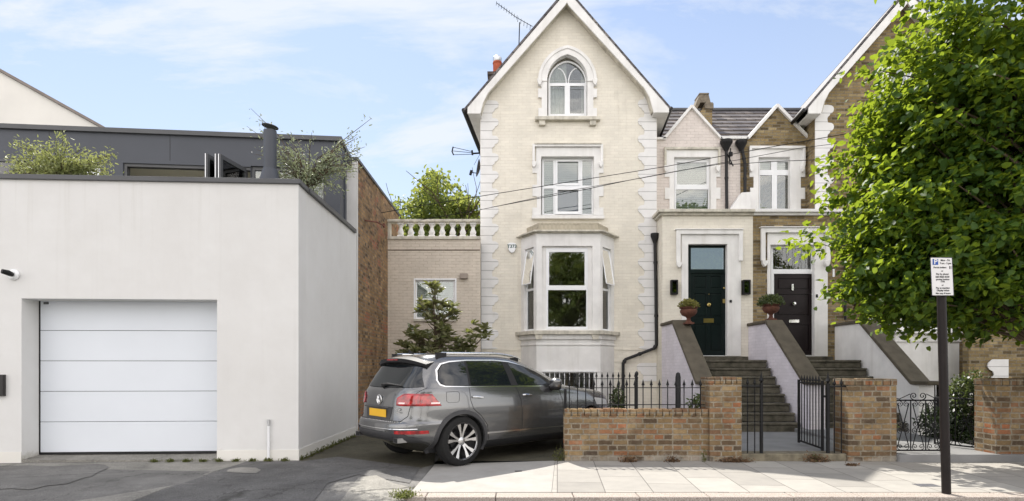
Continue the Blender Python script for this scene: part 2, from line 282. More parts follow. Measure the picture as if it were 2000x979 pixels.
BRASS = plain('brass', (0.55, 0.42, 0.16), 0.3, 0.1, 5, metal=1.0); CHR = plain('chrome', (0.72, 0.72, 0.72), 0.18, 0.03, 5, metal=1.0)
TER = plain('terracotta', (0.13, 0.055, 0.038), 0.8, 0.3, 12, 0.2, 60); POT = plain('orange_chimney_pot', (0.40, 0.10, 0.05), 0.8, 0.2, 12)
BARK = plain('bark', (0.10, 0.075, 0.05), 0.95, 0.4, 12, 0.7, 30)
GDR = plain('white_garage_panel', (0.70, 0.735, 0.78), 0.45, 0.02, 1, 0.06, 200, spec=0.4)
CEIL = plain('plaster_ceiling', (0.75, 0.72, 0.60), 0.9, 0.03, 1)
INT = plain('dark_room', (0.10, 0.095, 0.085), 0.9, 0.2, 1)
SIGNW = plain('sign_white', (0.74, 0.73, 0.72), 0.5, 0.03, 6); SIGNK = plain('sign_black', (0.02, 0.02, 0.025), 0.6); SIGNB = plain('sign_blue', (0.03, 0.09, 0.36), 0.5, 0.05)
GALV = plain('galvanised_metal', (0.55, 0.56, 0.57), 0.35, 0.2, 10, metal=0.9)
LF_T = leafmat('lime_leaf', (0.020, 0.055, 0.012), (0.060, 0.120, 0.024), (0.46, 0.58, 0.04), 0.5, 0.25, 0.44)
LF_B = leafmat('ash_leaf', (0.08, 0.12, 0.03), (0.17, 0.22, 0.06), (0.46, 0.50, 0.10), 0.5, 0.3, 0.40)
LF_O = leafmat('olive_leaf', (0.13, 0.16, 0.10), (0.30, 0.33, 0.22), (0.30, 0.34, 0.16), 0.5, 0.4, 0.3)
LF_M = leafmat('magnolia_leaf', (0.09, 0.115, 0.045), (0.34, 0.32, 0.19), (0.36, 0.40, 0.08), 0.25, 1.0, 0.25)
LF_S = leafmat('shrub_leaf', (0.03, 0.055, 0.018), (0.10, 0.12, 0.045), (0.20, 0.26, 0.06), 0.45, 0.4, 0.3)
LF_D = plain('dry_leaves', (0.13, 0.08, 0.045), 0.9, 0.5, 30)

# ------------------------------------------------------------------ geometry helpers
class Fr:
    """a vertical plane; (u, z) on it, d = depth behind it"""
    def __init__(s, ox, oy, ang=0.0):
        s.o = Vector((ox, oy)); s.u = Vector((math.cos(ang), math.sin(ang))); s.d = Vector((-math.sin(ang), math.cos(ang)))
    def w(s, u, d, z):
        p = s.o + s.u*u + s.d*d; return (p.x, p.y, z)
    def px(s, x, y, dd=0.0):
        tx, tz = (x-HX)/F, (HY-y)/F; o = s.o + s.d*dd
        t = o.dot(s.d)/(tx*s.d.x+s.d.y)
        return ((Vector((tx*t, t))-s.o).dot(s.u), EYE+tz*t)
def YF(Y): return Fr(0, Y, 0)
class MB:
    def __init__(s): s.v = []; s.f = []
    def add(s, vs, fs):
        k = len(s.v); s.v += [tuple(p) for p in vs]; s.f += [tuple(i+k for i in f) for f in fs]; return s
    def box(s, x0, x1, y0, y1, z0, z1):
        return s.add([(x0,y0,z0),(x1,y0,z0),(x1,y1,z0),(x0,y1,z0),(x0,y0,z1),(x1,y0,z1),(x1,y1,z1),(x0,y1,z1)],
                     [(3,2,1,0),(4,5,6,7),(0,1,5,4),(1,2,6,5),(2,3,7,6),(3,0,4,7)])
    def slab(s, fr, loops, d0, d1, px=True, at=None):
        if px:
            a = d0 if at is None else at
            loops = [[fr.px(x, y, a) for x, y in l] for l in loops]
        tri = tessellate_polygon([[Vector((p[0], p[1], 0)) for p in l] for l in loops])
        flat = [p for l in loops for p in l]; n = len(flat)
        vs = [fr.w(p[0], d0, p[1]) for p in flat]+[fr.w(p[0], d1, p[1]) for p in flat]
        fs = [tuple(t) for t in tri]+[tuple(i+n for i in reversed(t)) for t in tri]
        k = 0
        for l in loops:
            m = len(l)
            for i in range(m):
                j = (i+1) % m; fs.append((k+i, k+j, k+j+n, k+i+n))
            k += m
        return s.add(vs, fs)
    def rect(s, fr, x0, y0, x1, y1, d0, d1, at=None):
        return s.slab(fr, [[(x0,y0),(x1,y0),(x1,y1),(x0,y1)]], d0, d1, True, at)
    def prism(s, plan, z0, z1, top=None):
        """plan polygon from z0 to z1; z may be a list per corner"""
        n = len(plan); q = top or plan
        za = z0 if isinstance(z0, (list, tuple)) else [z0]*n; zb = z1 if isinstance(z1, (list, tuple)) else [z1]*n
        vs = [(p[0], p[1], za[i]) for i, p in enumerate(plan)]+[(p[0], p[1], zb[i]) for i, p in enumerate(q)]
        tri = tessellate_polygon([[Vector((p[0], p[1], 0)) for p in plan]])
        fs = [tuple(reversed(t)) for t in tri]+[tuple(i+n for i in t) for t in tri]
        fs += [(i, (i+1) % n, (i+1) % n+n, i+n) for i in range(n)]
        return s.add(vs, fs)
    def yprism(s, prof, x0, x1):
        """profile in (Y, Z) swept along X"""
        n = len(prof); tri = tessellate_polygon([[Vector((p[0], p[1], 0)) for p in prof]])
        vs = [(x0, p[0], p[1]) for p in prof]+[(x1, p[0], p[1]) for p in prof]
        fs = [tuple(t) for t in tri]+[tuple(i+n for i in reversed(t)) for t in tri]+[(i, (i+1) % n, (i+1) % n+n, i+n) for i in range(n)]
        return s.add(vs, fs)
    def tube(s, pts, r, n=8, caps=True):
        pts = [Vector(p) for p in pts]; rs = r if isinstance(r, (list, tuple)) else [r]*len(pts); m = len(pts)
        vs = []; prev = None
        for i, p in enumerate(pts):
            t = ((pts[min(i+1, m-1)]-p).normalized()+(p-pts[max(i-1, 0)]).normalized())
            if t.length < 1e-6: t = Vector((0, 0, 1))
            t.normalize()
            a = prev if prev else (Vector((0, 0, 1)) if abs(t.z) < 0.9 else Vector((1, 0, 0)))
            a = (a-t*a.dot(t)).normalized(); b = t.cross(a); prev = a
            for k in range(n):
                c = 2*math.pi*(k+0.5)/n; vs.append(p+(a*math.cos(c)+b*math.sin(c))*rs[i])
        fs = []
        for i in range(m-1):
            for k in range(n): fs.append((i*n+k, i*n+(k+1) % n, (i+1)*n+(k+1) % n, (i+1)*n+k))
        if caps: fs += [tuple(reversed(range(n))), tuple((m-1)*n+k for k in range(n))]
        return s.add(vs, fs)
    def lathe(s, cx, cy, prof, n=20, cap=True):
        vs = []; m = len(prof)
        for r, z in prof:
            for k in range(n):
                a = 2*math.pi*k/n; vs.append((cx+r*math.cos(a), cy+r*math.sin(a), z))
        fs = [(i*n+k, i*n+(k+1) % n, (i+1)*n+(k+1) % n, (i+1)*n+k) for i in range(m-1) for k in range(n)]
        if cap: fs += [tuple(reversed(range(n))), tuple((m-1)*n+k for k in range(n))]
        return s.add(vs, fs)
    def xform(s, M, start=0):
        s.v = s.v[:start]+[tuple(M @ Vector(p)) for p in s.v[start:]]; return s
    def build(s, name, mat, parent=None, label=None, cat=None, group=None, kind=None, smooth=False, bev=0, loc=None, recalc=True):
        me = bpy.data.meshes.new(name); o = bpy.data.objects.new(name, me); C.objects.link(o)
        if parent is None:
            a = np.array(s.v)
            base = Vector(loc) if loc else (Vector((0, 0, 0)) if kind == 'structure' else Vector(((a[:,0].min()+a[:,0].max())/2, (a[:,1].min()+a[:,1].max())/2, a[:,2].min())))
            o.location = base; BASE[o.name] = base
        else:
            o.parent = parent; base = BASE[parent.name]; BASE[o.name] = base
        me.from_pydata([tuple(Vector(p)-base) for p in s.v], [], s.f)
        if recalc:
            bm = bmesh.new(); bm.from_mesh(me); bmesh.ops.recalc_face_normals(bm, faces=bm.faces); bm.to_mesh(me); bm.free()
        if smooth:
            me.polygons.foreach_set('use_smooth', [True]*len(me.polygons))
            me.set_sharp_from_angle(angle=R(38))
        me.materials.append(mat)
        if bev:
            b = o.modifiers.new('bevel', 'BEVEL'); b.width = bev; b.segments = 2; b.limit_method = 'ANGLE'; b.angle_limit = R(40)
        tag(o, label, cat, group, kind); return o
BASE = {}
def tag(o, label=None, cat=None, group=None, kind=None):
    if label: o['label'] = label
    if cat: o['category'] = cat
    if group: o['group'] = group
    if kind: o['kind'] = kind
def thing(name, label, cat, loc=(0, 0, 0), rotz=0, group=None, local=False):
    o = bpy.data.objects.new(name, None); C.objects.link(o); o.empty_display_size = 0.2
    o.location = loc; o.rotation_euler = (0, 0, rotz); BASE[o.name] = Vector((0, 0, 0)) if local else Vector(loc)
    tag(o, label, cat, group); return o
def dup(root, loc, rotz=None, label=None, group=None, scale=None):
    r = root.copy(); C.objects.link(r); r.location = loc
    if rotz is not None: r.rotation_euler = (0, 0, rotz)
    if scale: r.scale = scale
    if label: r['label'] = label
    if group: r['group'] = group
    for ch in list(root.children):
        c = ch.copy(); C.objects.link(c); c.parent = r
        for g in list(ch.children):
            d = g.copy(); C.objects.link(d); d.parent = c
    return r
def child_copy(o, dloc):
    c = o.copy(); C.objects.link(c); c.parent = o.parent; c.location = Vector(o.location)+Vector(dloc); return c
def rc(x0, y0, x1, y1): return [(x0,y0),(x1,y0),(x1,y1),(x0,y1)]
def window(parent, fr, outer, panes, d, glass=GL, fmat=WP, blind=None, bd=0.14, extra=None, th=0.06, inset=0.022):
    f = MB().slab(fr, [rc(*outer)]+[rc(*p) for p in panes], d, d+th).build('window', fmat, parent)
    g = MB()
    for p in panes: g.rect(fr, p[0]-0.6, p[1]-0.6, p[2]+0.6, p[3]+0.6, d+inset, d+inset+0.006)
    g.build('pane', glass, f)
    if blind:
        for i, (bx, bm_) in enumerate(blind):
            MB().rect(fr, *bx, d+bd, d+bd+0.01).build('blind', bm_, f)
    if extra: extra(f)
    return f
def leaf_mesh(pos, nrm, tipd, size, aspect=0.8, fold=0.25):
    """pos, nrm, tipd: (n,3) arrays; returns flat vertex/face data for heart-ish folded leaves"""
    n = len(pos); t = tipd/np.linalg.norm(tipd, axis=1)[:, None]
    nr = nrm-(nrm*t).sum(1)[:, None]*t; nr /= (np.linalg.norm(nr, axis=1)[:, None]+1e-9); s = np.cross(t, nr)
    sz = size[:, None]
    def P(a, b, c): return pos+t*sz*a+s*sz*aspect*b+nr*sz*c
    V = np.stack([P(0, 0, 0), P(1.0, 0, -0.10), P(0.12, 0.42, fold*0.4), P(0.62, 0.40, fold*0.25), P(0.12, -0.42, fold*0.4), P(0.62, -0.40, fold*0.25)], 1).reshape(-1, 3)
    k = (np.arange(n)*6)[:, None]
    Fa = np.concatenate([k+np.array([0, 2, 3, 1]), k+np.array([0, 1, 5, 4])], 0)
    return V, Fa
def build_leaves(name, mat, parent, data, smooth=False, **kw):
    Vs, Fs, k = [], [], 0
    for V, Fa in data: Vs.append(V); Fs.append(Fa+k); k += len(V)
    V = np.concatenate(Vs); Fa = np.concatenate(Fs); b = BASE[parent.name] if parent else Vector(kw.get('loc', (0, 0, 0)))
    V = V-np.array(b)
    me = bpy.data.meshes.new(name); me.vertices.add(len(V)); me.vertices.foreach_set('co', V.astype('f4').ravel())
    me.loops.add(len(Fa)*4); me.loops.foreach_set('vertex_index', Fa.astype('i4').ravel())
    me.polygons.add(len(Fa)); me.polygons.foreach_set('loop_start', np.arange(0, len(Fa)*4, 4, dtype='i4')); me.update(calc_edges=True); me.validate()
    o = bpy.data.objects.new(name, me); C.objects.link(o); me.materials.append(mat)
    if parent: o.parent = parent; BASE[o.name] = b
    else: o.location = b
    return o
def rnd(n): return np.random.normal(size=(n, 3))
def unit(a): return a/(np.linalg.norm(a, axis=1)[:, None]+1e-9)
def text(s, size, loc, mat, parent, name='lettering', bold=0.0, align='CENTER', rot=(R(90), 0, 0), ext=0.001, sx=1.0):
    cu = bpy.data.curves.new(name, 'FONT'); cu.body = s; cu.size = size; cu.align_x = align; cu.align_y = 'CENTER'; cu.extrude = ext; cu.offset = bold
    t = bpy.data.objects.new(name+'_c', cu); C.objects.link(t); bpy.context.view_layer.update()
    me = bpy.data.meshes.new_from_object(t.evaluated_get(bpy.context.evaluated_depsgraph_get())); bpy.data.objects.remove(t)
    o = bpy.data.objects.new(name, me); C.objects.link(o); me.materials.clear(); me.materials.append(mat)
    o.parent = parent; o.location = Vector(loc)-BASE[parent.name]; o.rotation_euler = rot; o.scale = (sx, 1, 1)
    BASE[o.name] = BASE[parent.name]; return o

# ================================================================== SETTING
g = MB(); g.add([(-400,-400,-0.14),(400,-400,-0.14),(400,700,-0.14),(-400,700,-0.14)], [(0,1,2,3)]); g.build('ground', ROAD, kind='structure')
# forecourt left of the pavement, falling to the road
g = MB(); g.add([(-14,7.2,0),(-1.2,7.2,0),(-1.2,30,0),(-14,30,0),(-14,4.9,-0.13),(-1.2,4.9,-0.13)], [(0,1,2,3),(4,5,1,0)]); g.build('forecourt', ASP, kind='structure', recalc=False)
g = MB(); g.add([(-1.2,8.93,0),(20,8.93,0),(20,30,0),(-1.2,30,0)], [(0,1,2,3)]); g.build('front_gardens', MOSS, kind='structure', recalc=False)
def gp(px, py, z=0.0):
    t = (EYE-z)*F/(py-HY); return ((px-HX)*t/F, t)
def gpoly(pts, z): return [(*gp(a, b), z) for a, b in pts]
def flat(name, pts, z, mat, kind='structure'):
    q = gpoly(pts, 0); m = MB(); q = [(x, y, (0 if y > 7.2 else -0.13*(7.2-y)/2.3)+z) for x, y, _ in q]
    tri = tessellate_polygon([[Vector((p[0], p[1], 0)) for p in q]]); m.add(q, [tuple(t) for t in tri])
    o = m.build(name, mat, kind=kind, recalc=False)
    if o.data.polygons[0].normal.z < 0: o.data.flip_normals()
    return o
flat('concrete_apron', [(30,906),(300,903),(480,900),(478,904),(430,918),(330,950),(255,973),(230,979),(215,990),(-60,1000),(-60,908)], 0.004, CONC)
flat('asphalt_patch', [(-60,912),(60,910),(110,912),(188,907),(205,909),(215,914),(190,924),(178,932),(165,934),(130,946),(90,949),(60,955),(20,953),(-60,958)], 0.008, ASP)
flat('asphalt_repair', [(480,903),(580,903),(660,893),(820,914),(800,945),(700,928),(640,945),(600,985),(235,985),(255,975),(335,951),(432,920)], 0.008, ASP2)
flat('worn_patch', [(447,918),(470,914),(500,915),(510,920),(500,926),(462,925),(442,923)], 0.012, CONC)
flat('painted_sun_patch', [(700,934),(735,930),(770,946),(800,951),(793,972),(780,1000),(640,1000),(660,979)], 0.012, CONC)  # sunlit asphalt painted in as a paler sheet, borrowing the concrete material
flat('drive_moss', [(583,899),(697,849),(760,842),(850,880),(848,908),(780,925),(700,910),(620,915)], 0.004, MOSS)
# pavement: smooth part and slabs, kerb
g = MB(); g.prism([(-1.2,6.70),(0.47,6.70),(0.68,8.93),(-1.18,8.6)], -0.13, 0.006); g.build('pavement', PAVC, kind='structure')
g = MB(); g.prism([(0.474,6.70),(22,6.70),(22,8.93),(0.684,8.93)], -0.13, 0.006); g.build('pavement_slabs', SLB, kind='structure')
x = -1.18; k = MB(); rr = random.Random(3)
k.prism([(-1.36,6.62),(-1.22,6.45),(-1.0,6.46),(-1.0,6.695),(-1.2,6.695)], -0.13, 0.004); x = -0.993
while x < 20:
    w = rr.uniform(0.75, 1.0); k.box(x, x+w-0.008, 6.455+rr.uniform(-.006, .006), 6.695, -0.13, 0.004+rr.uniform(-.003, .002)); x += w
k.build('kerb', GR, kind='structure', bev=0.012)
g = MB().box(5.08, 5.34, 7.0, 7.16, 0, 0.0095); g.build('drain_cover', plain('iron_cover', (0.10, 0.10, 0.11), 0.6, 0.3, 40, 0.5, 60), label='dark square drain cover set in the pavement slabs', cat='drain cover')
g = MB().box(0.04, 0.14, 8.0, 8.06, 0, 0.0095); g.build('stopcock_cover', BLK, label='small black stopcock cover in the pavement beside the car wheel', cat='cover')

# ================================================================== MODERN HOUSE (left)
mh = thing('modern_house', 'modern white rendered house with garage door and dark grey set-back upper storey', 'house', (-6, 9, 0))
P0 = (-7.955, 8.75); P1 = (-3.412, 9.0)
A = math.atan2(P1[1]-P0[1], P1[0]-P0[0]); FG = Fr(P0[0], P0[1], A)
uR = (Vector(P1)-Vector(P0)).length; ZT = 4.41; TH = 0.39
gu0, gz1 = FG.px(42, 583); gu1, _ = FG.px(424, 583); zt = 4.41
m = MB(); m.slab(FG, [[(-4,-0.1),(gu0,-0.1),(gu0,gz1),(gu1,gz1),(gu1,-0.1),(uR,-0.1),(uR,zt),(-4,zt)]], 0, TH, px=False)
# side wall to the back
c0 = FG.w(uR, TH, 0); 
m.prism([(P1[0]-0.30, c0[1]), (c0[0], c0[1]), (c0[0]-0.004, 12.42), (P1[0]-0.30, 12.42)], -0.1, zt)
m.build('wall', REN, mh)
m = MB(); m.slab(FG, [[(gu1+0.0,-0.02),(uR+0.008,-0.02),(uR+0.008,0.17),(gu1,0.17)],], -0.008, -0.0005, px=False); m.prism([(P1[0]-0.006, 9.0), (P1[0]+0.009, 9.0), (c0[0]+0.009, c0[1]), (c0[0]+0.006, 12.4), (c0[0]-0.006, 12.4), (c0[0]-0.006, c0[1])], -0.02, 0.17); m.build('plinth', REN2, mh); m = MB(); m.slab(FG, [[(-4,-0.02),(gu0,-0.02),(gu0,0.17),(-4,0.17)]], -0.008, -0.0005, px=False); m.build('plinth', REN2, mh)
m = MB(); m.slab(FG, [[(-4,zt),(uR+0.04,zt),(uR+0.04,zt+0.075),(-4,zt+0.075)]], -0.045, 0.42, px=False)
m.prism([(P1[0]-0.33, 9.43), (P1[0]+0.04, 9.43), (P1[0]+0.02, 12.30), (P1[0]-0.33, 12.30)], zt, zt+0.075); m.build('coping', DG2, mh, bev=0.006)
# terrace floor
m = MB(); m.prism([(-12.2, 9.0), (P1[0]-0.31, 9.41), (P1[0]-0.31, 11.9), (-12, 11.2)], 3.9, 4.0); m.build('terrace_floor', PAVC, mh)
# garage door: five panels
gd = None; zb = FG.px(80, 884, TH-0.04)[1]; ph = (gz1+0.02-zb)/5
m = MB()
for i in range(5):
    a = zb+i*ph; m.slab(FG, [[(gu0+0.02, a+0.004), (gu1+0.3, a+0.004), (gu1+0.3, a+ph-0.004), (gu0+0.02, a+ph-0.004)]], TH-0.04, TH+0.02, px=False)
gd = m.build('garage_door', GDR, mh, bev=0.003)
m = MB(); m.slab(FG, [[(gu0, zb-0.1), (gu1+0.3, zb-0.1), (gu1+0.3, gz1+0.05), (gu0, gz1+0.05)]], TH+0.021, TH+0.05, px=False)
m.slab(FG, [[(gu0, zb-0.03), (gu0+0.018, zb-0.03), (gu0+0.018, gz1), (gu0, gz1)]], TH-0.045, TH+0.0205, px=False)
m.slab(FG, [[(gu0+0.02, zb-0.03), (gu1+0.3, zb-0.03), (gu1+0.3, zb+0.002), (gu0+0.02, zb+0.002)]], TH-0.05, TH+0.0205, px=False); m.build('seal', BLP, gd)
MB().rect(FG, 85, 590, 94, 594.5, TH-0.052, TH-0.041).build('maker_plate', DG2, gd)
m = MB(); th_ = [FG.w(gu0+0.002, 0.0, 0), FG.w(gu1-0.002, 0.0, 0), FG.w(gu1-0.002, TH+0.05, 0), FG.w(gu0+0.002, TH+0.05, 0)]
m.prism([p[:2] for p in th_], -0.05, [0.045, 0.02, zb-0.031, zb-0.031]); m.build('door_threshold', CONC, mh)
# side wall boxes behind the garage (close the volume)
m = MB(); m.slab(FG, [[(-4,-0.1),(uR-0.31,-0.1),(uR-0.31,3.88),(-4,3.88)]], 3.0, 3.1, px=False); m.build('inner_wall', INT, mh)
# upper storey
FU = Fr(-10.15, 11.16, math.atan2(0.64, 6.55)); uE = math.hypot(6.55, 0.64)
zU = FU.px(665, 277)[1]
def up(x, y): return FU.px(x, y)
zi = 4.0
holes = []
def hole(x0, x1, ytop): 
    a = up(x0, ytop); b = up(x1, ytop); return [(a[0], zi+0.05), (b[0], zi+0.05), (b[0], a[1]), (a[0], a[1])]
H1 = hole(240, 489, 318); H2 = hole(-60, 199, 311); H3 = hole(489.5, 636, 324)
m = MB(); m.slab(FU, [[(-3, zi), (uE, zi), (uE, zU), (-3, zU)], H1, H2, H3], 0, 0.2, px=False)
m.slab(Fr(*FU.w(uE-0.15, 0.2, 0)[:2], math.atan2(0.64, 6.55)+R(90)), [[(0, zi), (4, zi), (4, zU), (0, zU)]], -0.15, 0, px=False)
m.slab(FU, [[(-3, zi), (uE, zi), (uE, zU), (-3, zU)]], 4.2, 4.3, px=False)
wl = m.build('upper_wall', DG, mh)
m = MB()
for xx in (332, 96, 560): 
    a = up(xx, 300)[0]; MB().slab(FU, [[(a-.005, H1[2][1]+0.07), (a+.005, H1[2][1]+0.07), (a+.005, zU), (a-.005, zU)]], -0.0015, 0.001, px=False).build('cladding_joint', BLP, mh)
m = MB(); m.slab(FU, [[(-3, zU), (uE+0.04, zU), (uE+0.04, zU+0.09), (-3, zU+0.09)]], -0.06, 4.35, px=False); m.build('roof', DG2, mh)
m = MB(); m.slab(FU, [[(-3, H1[2][1]+0.08), (uE-.15, H1[2][1]+0.08), (uE-.15, H1[2][1]+0.12), (-3, H1[2][1]+0.12)]], 0.2, 4.2, px=False)
m.slab(FU, [[(-3, zi), (uE-.15, zi), (uE-.15, zi+.04), (-3, zi+.04)]], 0.2, 4.2, px=False); m.build('ceiling', CEIL, mh)
m = MB(); a = FU.w(up(372, 330)[0]-.3, 1.2, H1[2][1]+0.078); m.lathe(a[0], a[1], [(0.05, a[2]-0.012), (0.05, a[2])], 16); m.build('spotlight', BLP, mh)
# frame of the open doorway
m = MB(); t = 0.06; a0, a1, b1 = H1[0][0], H1[1][0], H1[2][1]
m.slab(FU, [[(a0, b1-t), (a1, b1-t), (a1, b1), (a0, b1)]], 0.03, 0.15, px=False); m.slab(FU, [[(a0, zi+.06), (a0+t, zi+.06), (a0+t, b1-t), (a0, b1-t)]], 0.03, 0.15, px=False)
fo = m.build('door_frame', DG2, mh)
# folded leaves, square to the facade
def leaf(px_x, ln, half=False):
    u = up(px_x, 330)[0]; p = FU.w(u, 0.1, 0); fr = Fr(p[0], p[1], math.atan2(0.64, 6.55)-R(90)-R(14))
    z1 = b1-0.02; m = MB(); m.slab(fr, [[(0, zi+.08), (ln, zi+.08), (ln, z1), (0, z1)], [(0.07, zi+.16), (ln-.07, zi+.16), (ln-.07, z1-.08), (0.07, z1-.08)]], -0.03, 0.03, px=False)
    d = m.build('folding_door', DG2, mh); MB().slab(fr, [[(0.06, zi+.14), (ln-.06, zi+.14), (ln-.06, z1-.06), (0.06, z1-.06)]], -0.006, 0.006, px=False).build('pane', GL, d)
    MB().slab(fr, [[(ln+.001, zi+.08), (ln+.012, zi+.08), (ln+.012, z1), (ln+.001, z1)]], -0.012, 0.0, px=False).build('seal', CHR, d)
for xx in (454, 472, 478): leaf(xx, 0.86)
def frame_win(H, n, glass=GL):
    a0, a1, b1 = H[0][0], H[1][0], H[2][1]; w = (a1-a0)/n; loops = [[(a0, zi+.06), (a1, zi+.06), (a1, b1), (a0, b1)]]; m = MB(); g = MB()
    for i in range(n):
        l = [(a0+i*w+.06, zi+.16), (a0+(i+1)*w-.06, zi+.16), (a0+(i+1)*w-.06, b1-.07), (a0+i*w+.06, b1-.07)]; loops.append(l); g.slab(FU, [l], 0.08, 0.086, px=False)
    f = m.slab(FU, loops, 0.05, 0.13, px=False).build('window', DG2, mh); g.build('pane', glass, f); return f
frame_win(H2, 3, glassmat('sky_window_glass', (0.5, 0.55, 0.6), 0.5)); frame_win(H3, 3)
# open awning sash, far left
u0 = up(-40, 311)[0]; u1 = up(30, 311)[0]; zt_ = H2[2][1]
m = MB(); q = [FU.w(u0, 0.02, zt_), FU.w(u1, 0.02, zt_), FU.w(u1, -0.28, zt_-0.75), FU.w(u0, -0.28, zt_-0.75)]
def strip(m, a, b, w=0.035):
    a, b = Vector(a), Vector(b); m.tube([a, b], w, 4)
for i in range(4): strip(m, q[i], q[(i+1) % 4])
sa = m.build('awning_sash', DG2, mh); MB().add(q+[tuple(Vector(p)+Vector((0, .006, 0))) for p in q], [(0,1,2,3),(7,6,5,4),(0,1,5,4),(1,2,6,5),(2,3,7,6),(3,0,4,7)]).build('pane', GL, sa)
# posts at the right end and the rendered return
m = MB()
for x0, x1 in ((638, 650), (666, 674)):
    a = YF(12.2); m.rect(a, x0, 312, x1, 470, 0, 0.12)
m.build('door_post', DG, mh)
m = MB(); m.rect(YF(12.45), 640, 316, 677, 470, 0, 0.1); m.build('return_wall', REN2, mh)
m = MB(); m.rect(YF(12.3), 650, 311, 684, 322, 0, 0.3); m.build('fascia', DG2, mh)
# white house beyond
wh = thing('rendered_gable_house', 'pale rendered gable end rising behind the dark grey upper storey', 'house', (-17, 17, 0))
fw = YF(17); MB().slab(fw, [[(-420, 300), (-420, -92), (205, 254.5), (205, 420), (-420, 420)]], 0, 6).build('wall', REN2, wh)
MB().slab(fw, [[(-420, -100), (-420, -93), (212, 257.5), (214, 253)]], -0.08, 6.1).build('roof_verge', plain('brown_verge', (0.22, 0.19, 0.17), 0.8), wh)
# party wall
pw = thing('brick_party_wall', 'tall old brick party wall with red patches between the white house and the beige extension', 'wall', (-3.6, 14, 0))
ZP = YF(12.5).px(700, 315)[1]
MB().box(-3.68, -3.43, 12.52, 17.05, -0.1, ZP).build('wall', RB, pw)
MB().box(-3.69, -3.422, 12.46, 12.52, -0.1, ZP).build('rendered_end', REN, pw)
MB().box(-3.72, -3.40, 12.42, 17.1, ZP+0.001, ZP+0.07).build('coping', DG2, pw, bev=0.006)
m = MB(); m.tube([(-3.43, 13.1, 4.9), (-3.20, 13.4, 4.93), (-3.16, 13.9, 4.97)], 0.018, 6); m.tube([(-3.16, 13.9, 4.93), (-3.16, 13.9, 5.03)], 0.03, 6)
m.build('iron_bracket', plain('rust', (0.16, 0.07, 0.05), 0.9, 0.3, 20), label='rusty iron bracket sticking out of the tall brick party wall', cat='bracket')

# fixtures of the modern house
m = thing('security_camera', 'black bullet security camera on a white disc above the garage door', 'camera', FG.w(0, 0, 2.9))
b = FG.px(28, 537); q = MB(); q.lathe(0, 0, [(0.085, 0), (0.085, 0.02), (0.06, 0.05)], 20); q.xform(Matrix.Translation(FG.w(b[0], -0.001, b[1])) @ Matrix.Rotation(R(90), 4, 'X')); q.build('mount', WP, m, smooth=True)
c1 = Vector(FG.w(b[0], -0.05, b[1])); q = MB(); q.tube([c1, c1+Vector((0.03, -0.07, 0)), c1+Vector((0.035, -0.10, 0.006)), c1+Vector((0.0, -0.17, 0.02))], [0.035, 0.04, 0.042, 0.034], 14); q.build('camera_body', BLK, m, smooth=True)
q = MB(); q.rect(FG, -14, 732, 5.5, 774, -0.06, -0.001); q.build('letter_box', plain('dark_metal', (0.03, 0.028, 0.028), 0.4), label='narrow dark metal letter box on white wall left of the garage', cat='letter box', bev=0.004)
q = thing('vent_pipe', 'short white pipe with grey cap standing against the white wall', 'pipe', (*gp(524, 901), 0)); fb = YF(8.93)
ppx, ppz = fb.px(524, 832); MB().tube([(ppx, 8.94, -0.02), (ppx, 8.94, ppz)], 0.020, 12).build('pipe', WP, q, smooth=True); MB().tube([(ppx, 8.94, ppz), (ppx, 8.94, ppz+.1)], 0.023, 12).build('cap', GALV, q, smooth=True)
q = thing('flue', 'dark grey stove flue with tilted rain cap above the white parapet', 'flue', (-4.1, 9.6, 4.0))
fx, fz = YF(9.6).px(527.5, 330); f2 = YF(9.6)
MB().lathe(fx, 9.6, [(0.19, 4.0), (0.19, f2.px(0, 360)[1]), (0.115, f2.px(0, 331)[1])], 28).build('cone', DG, q, smooth=True)
MB().lathe(fx, 9.6, [(0.106, f2.px(0, 332)[1]), (0.106, f2.px(0, 256)[1])], 28).build('pipe', DG, q, smooth=True)
c = MB(); c.lathe(0, 0, [(0.135, 0), (0.135, 0.012), (0.02, 0.05)], 28); c.xform(Matrix.Translation((fx, 9.6, f2.px(0, 248)[1])) @ Matrix.Rotation(R(9), 4, 'Y')); c.build('rain_cap', DG2, q, smooth=True)
[MB().tube([(fx+a_*.09, 9.6, f2.px(0, 258)[1]), (fx+a_*.09, 9.6, f2.px(0, 246)[1])], 0.005, 5).build('cap_strut', DG2, q) for a_ in (-1, 1)]

# ================================================================== EXTENSION
ex = thing('side_extension', 'beige painted brick side extension with balustraded roof terrace beside the tall house', 'extension', (-2, 15.55, 0))
FX = YF(15.55)
wz = lambda y: FX.px(0, y)[1]
MB().slab(FX, [[(756,840),(756,465.5),(938,465.5),(938,840)], rc(811, 546, 888.5, 624), rc(768, 694, 800, 722)], 0, 0.25).build('wall', PB2, ex)
m = MB(); xl = FX.px(756, 0)[0]; xr = FX.px(938, 0)[0]; zr = wz(466); m.box(xl, xr, 15.82, 21, zr-.3, zr-.05); m.box(xr-.2, xr, 15.81, 21, -.1, zr-.3); m.box(xl, xr, 20.8, 21.0, -.1, zr-.3); m.build('roof', PATHM, ex)
m = MB(); m.rect(FX, 757, 487.7, 937.5, 489.5, -0.006, -0.0005); m.build('string_course', BARK, ex)
wn_ = window(ex, FX, (811, 546, 888.5, 624), [(814.5, 550, 846, 583), (814.5, 586, 846, 620), (850.5, 550, 885.5, 583), (850.5, 586, 885.5, 620)], 0.06, blind=[((812, 547, 888, 622), BL2)], bd=0.09)
MB().rect(FX, 808, 623, 891, 627.5, -0.06, 0.1).build('window_sill', STUC, ex)
MB().slab(FX, [rc(808, 544, 891.5, 627), rc(811, 547, 888.5, 623.5)], -0.012, -0.0005).build('window_trim', WP, ex)
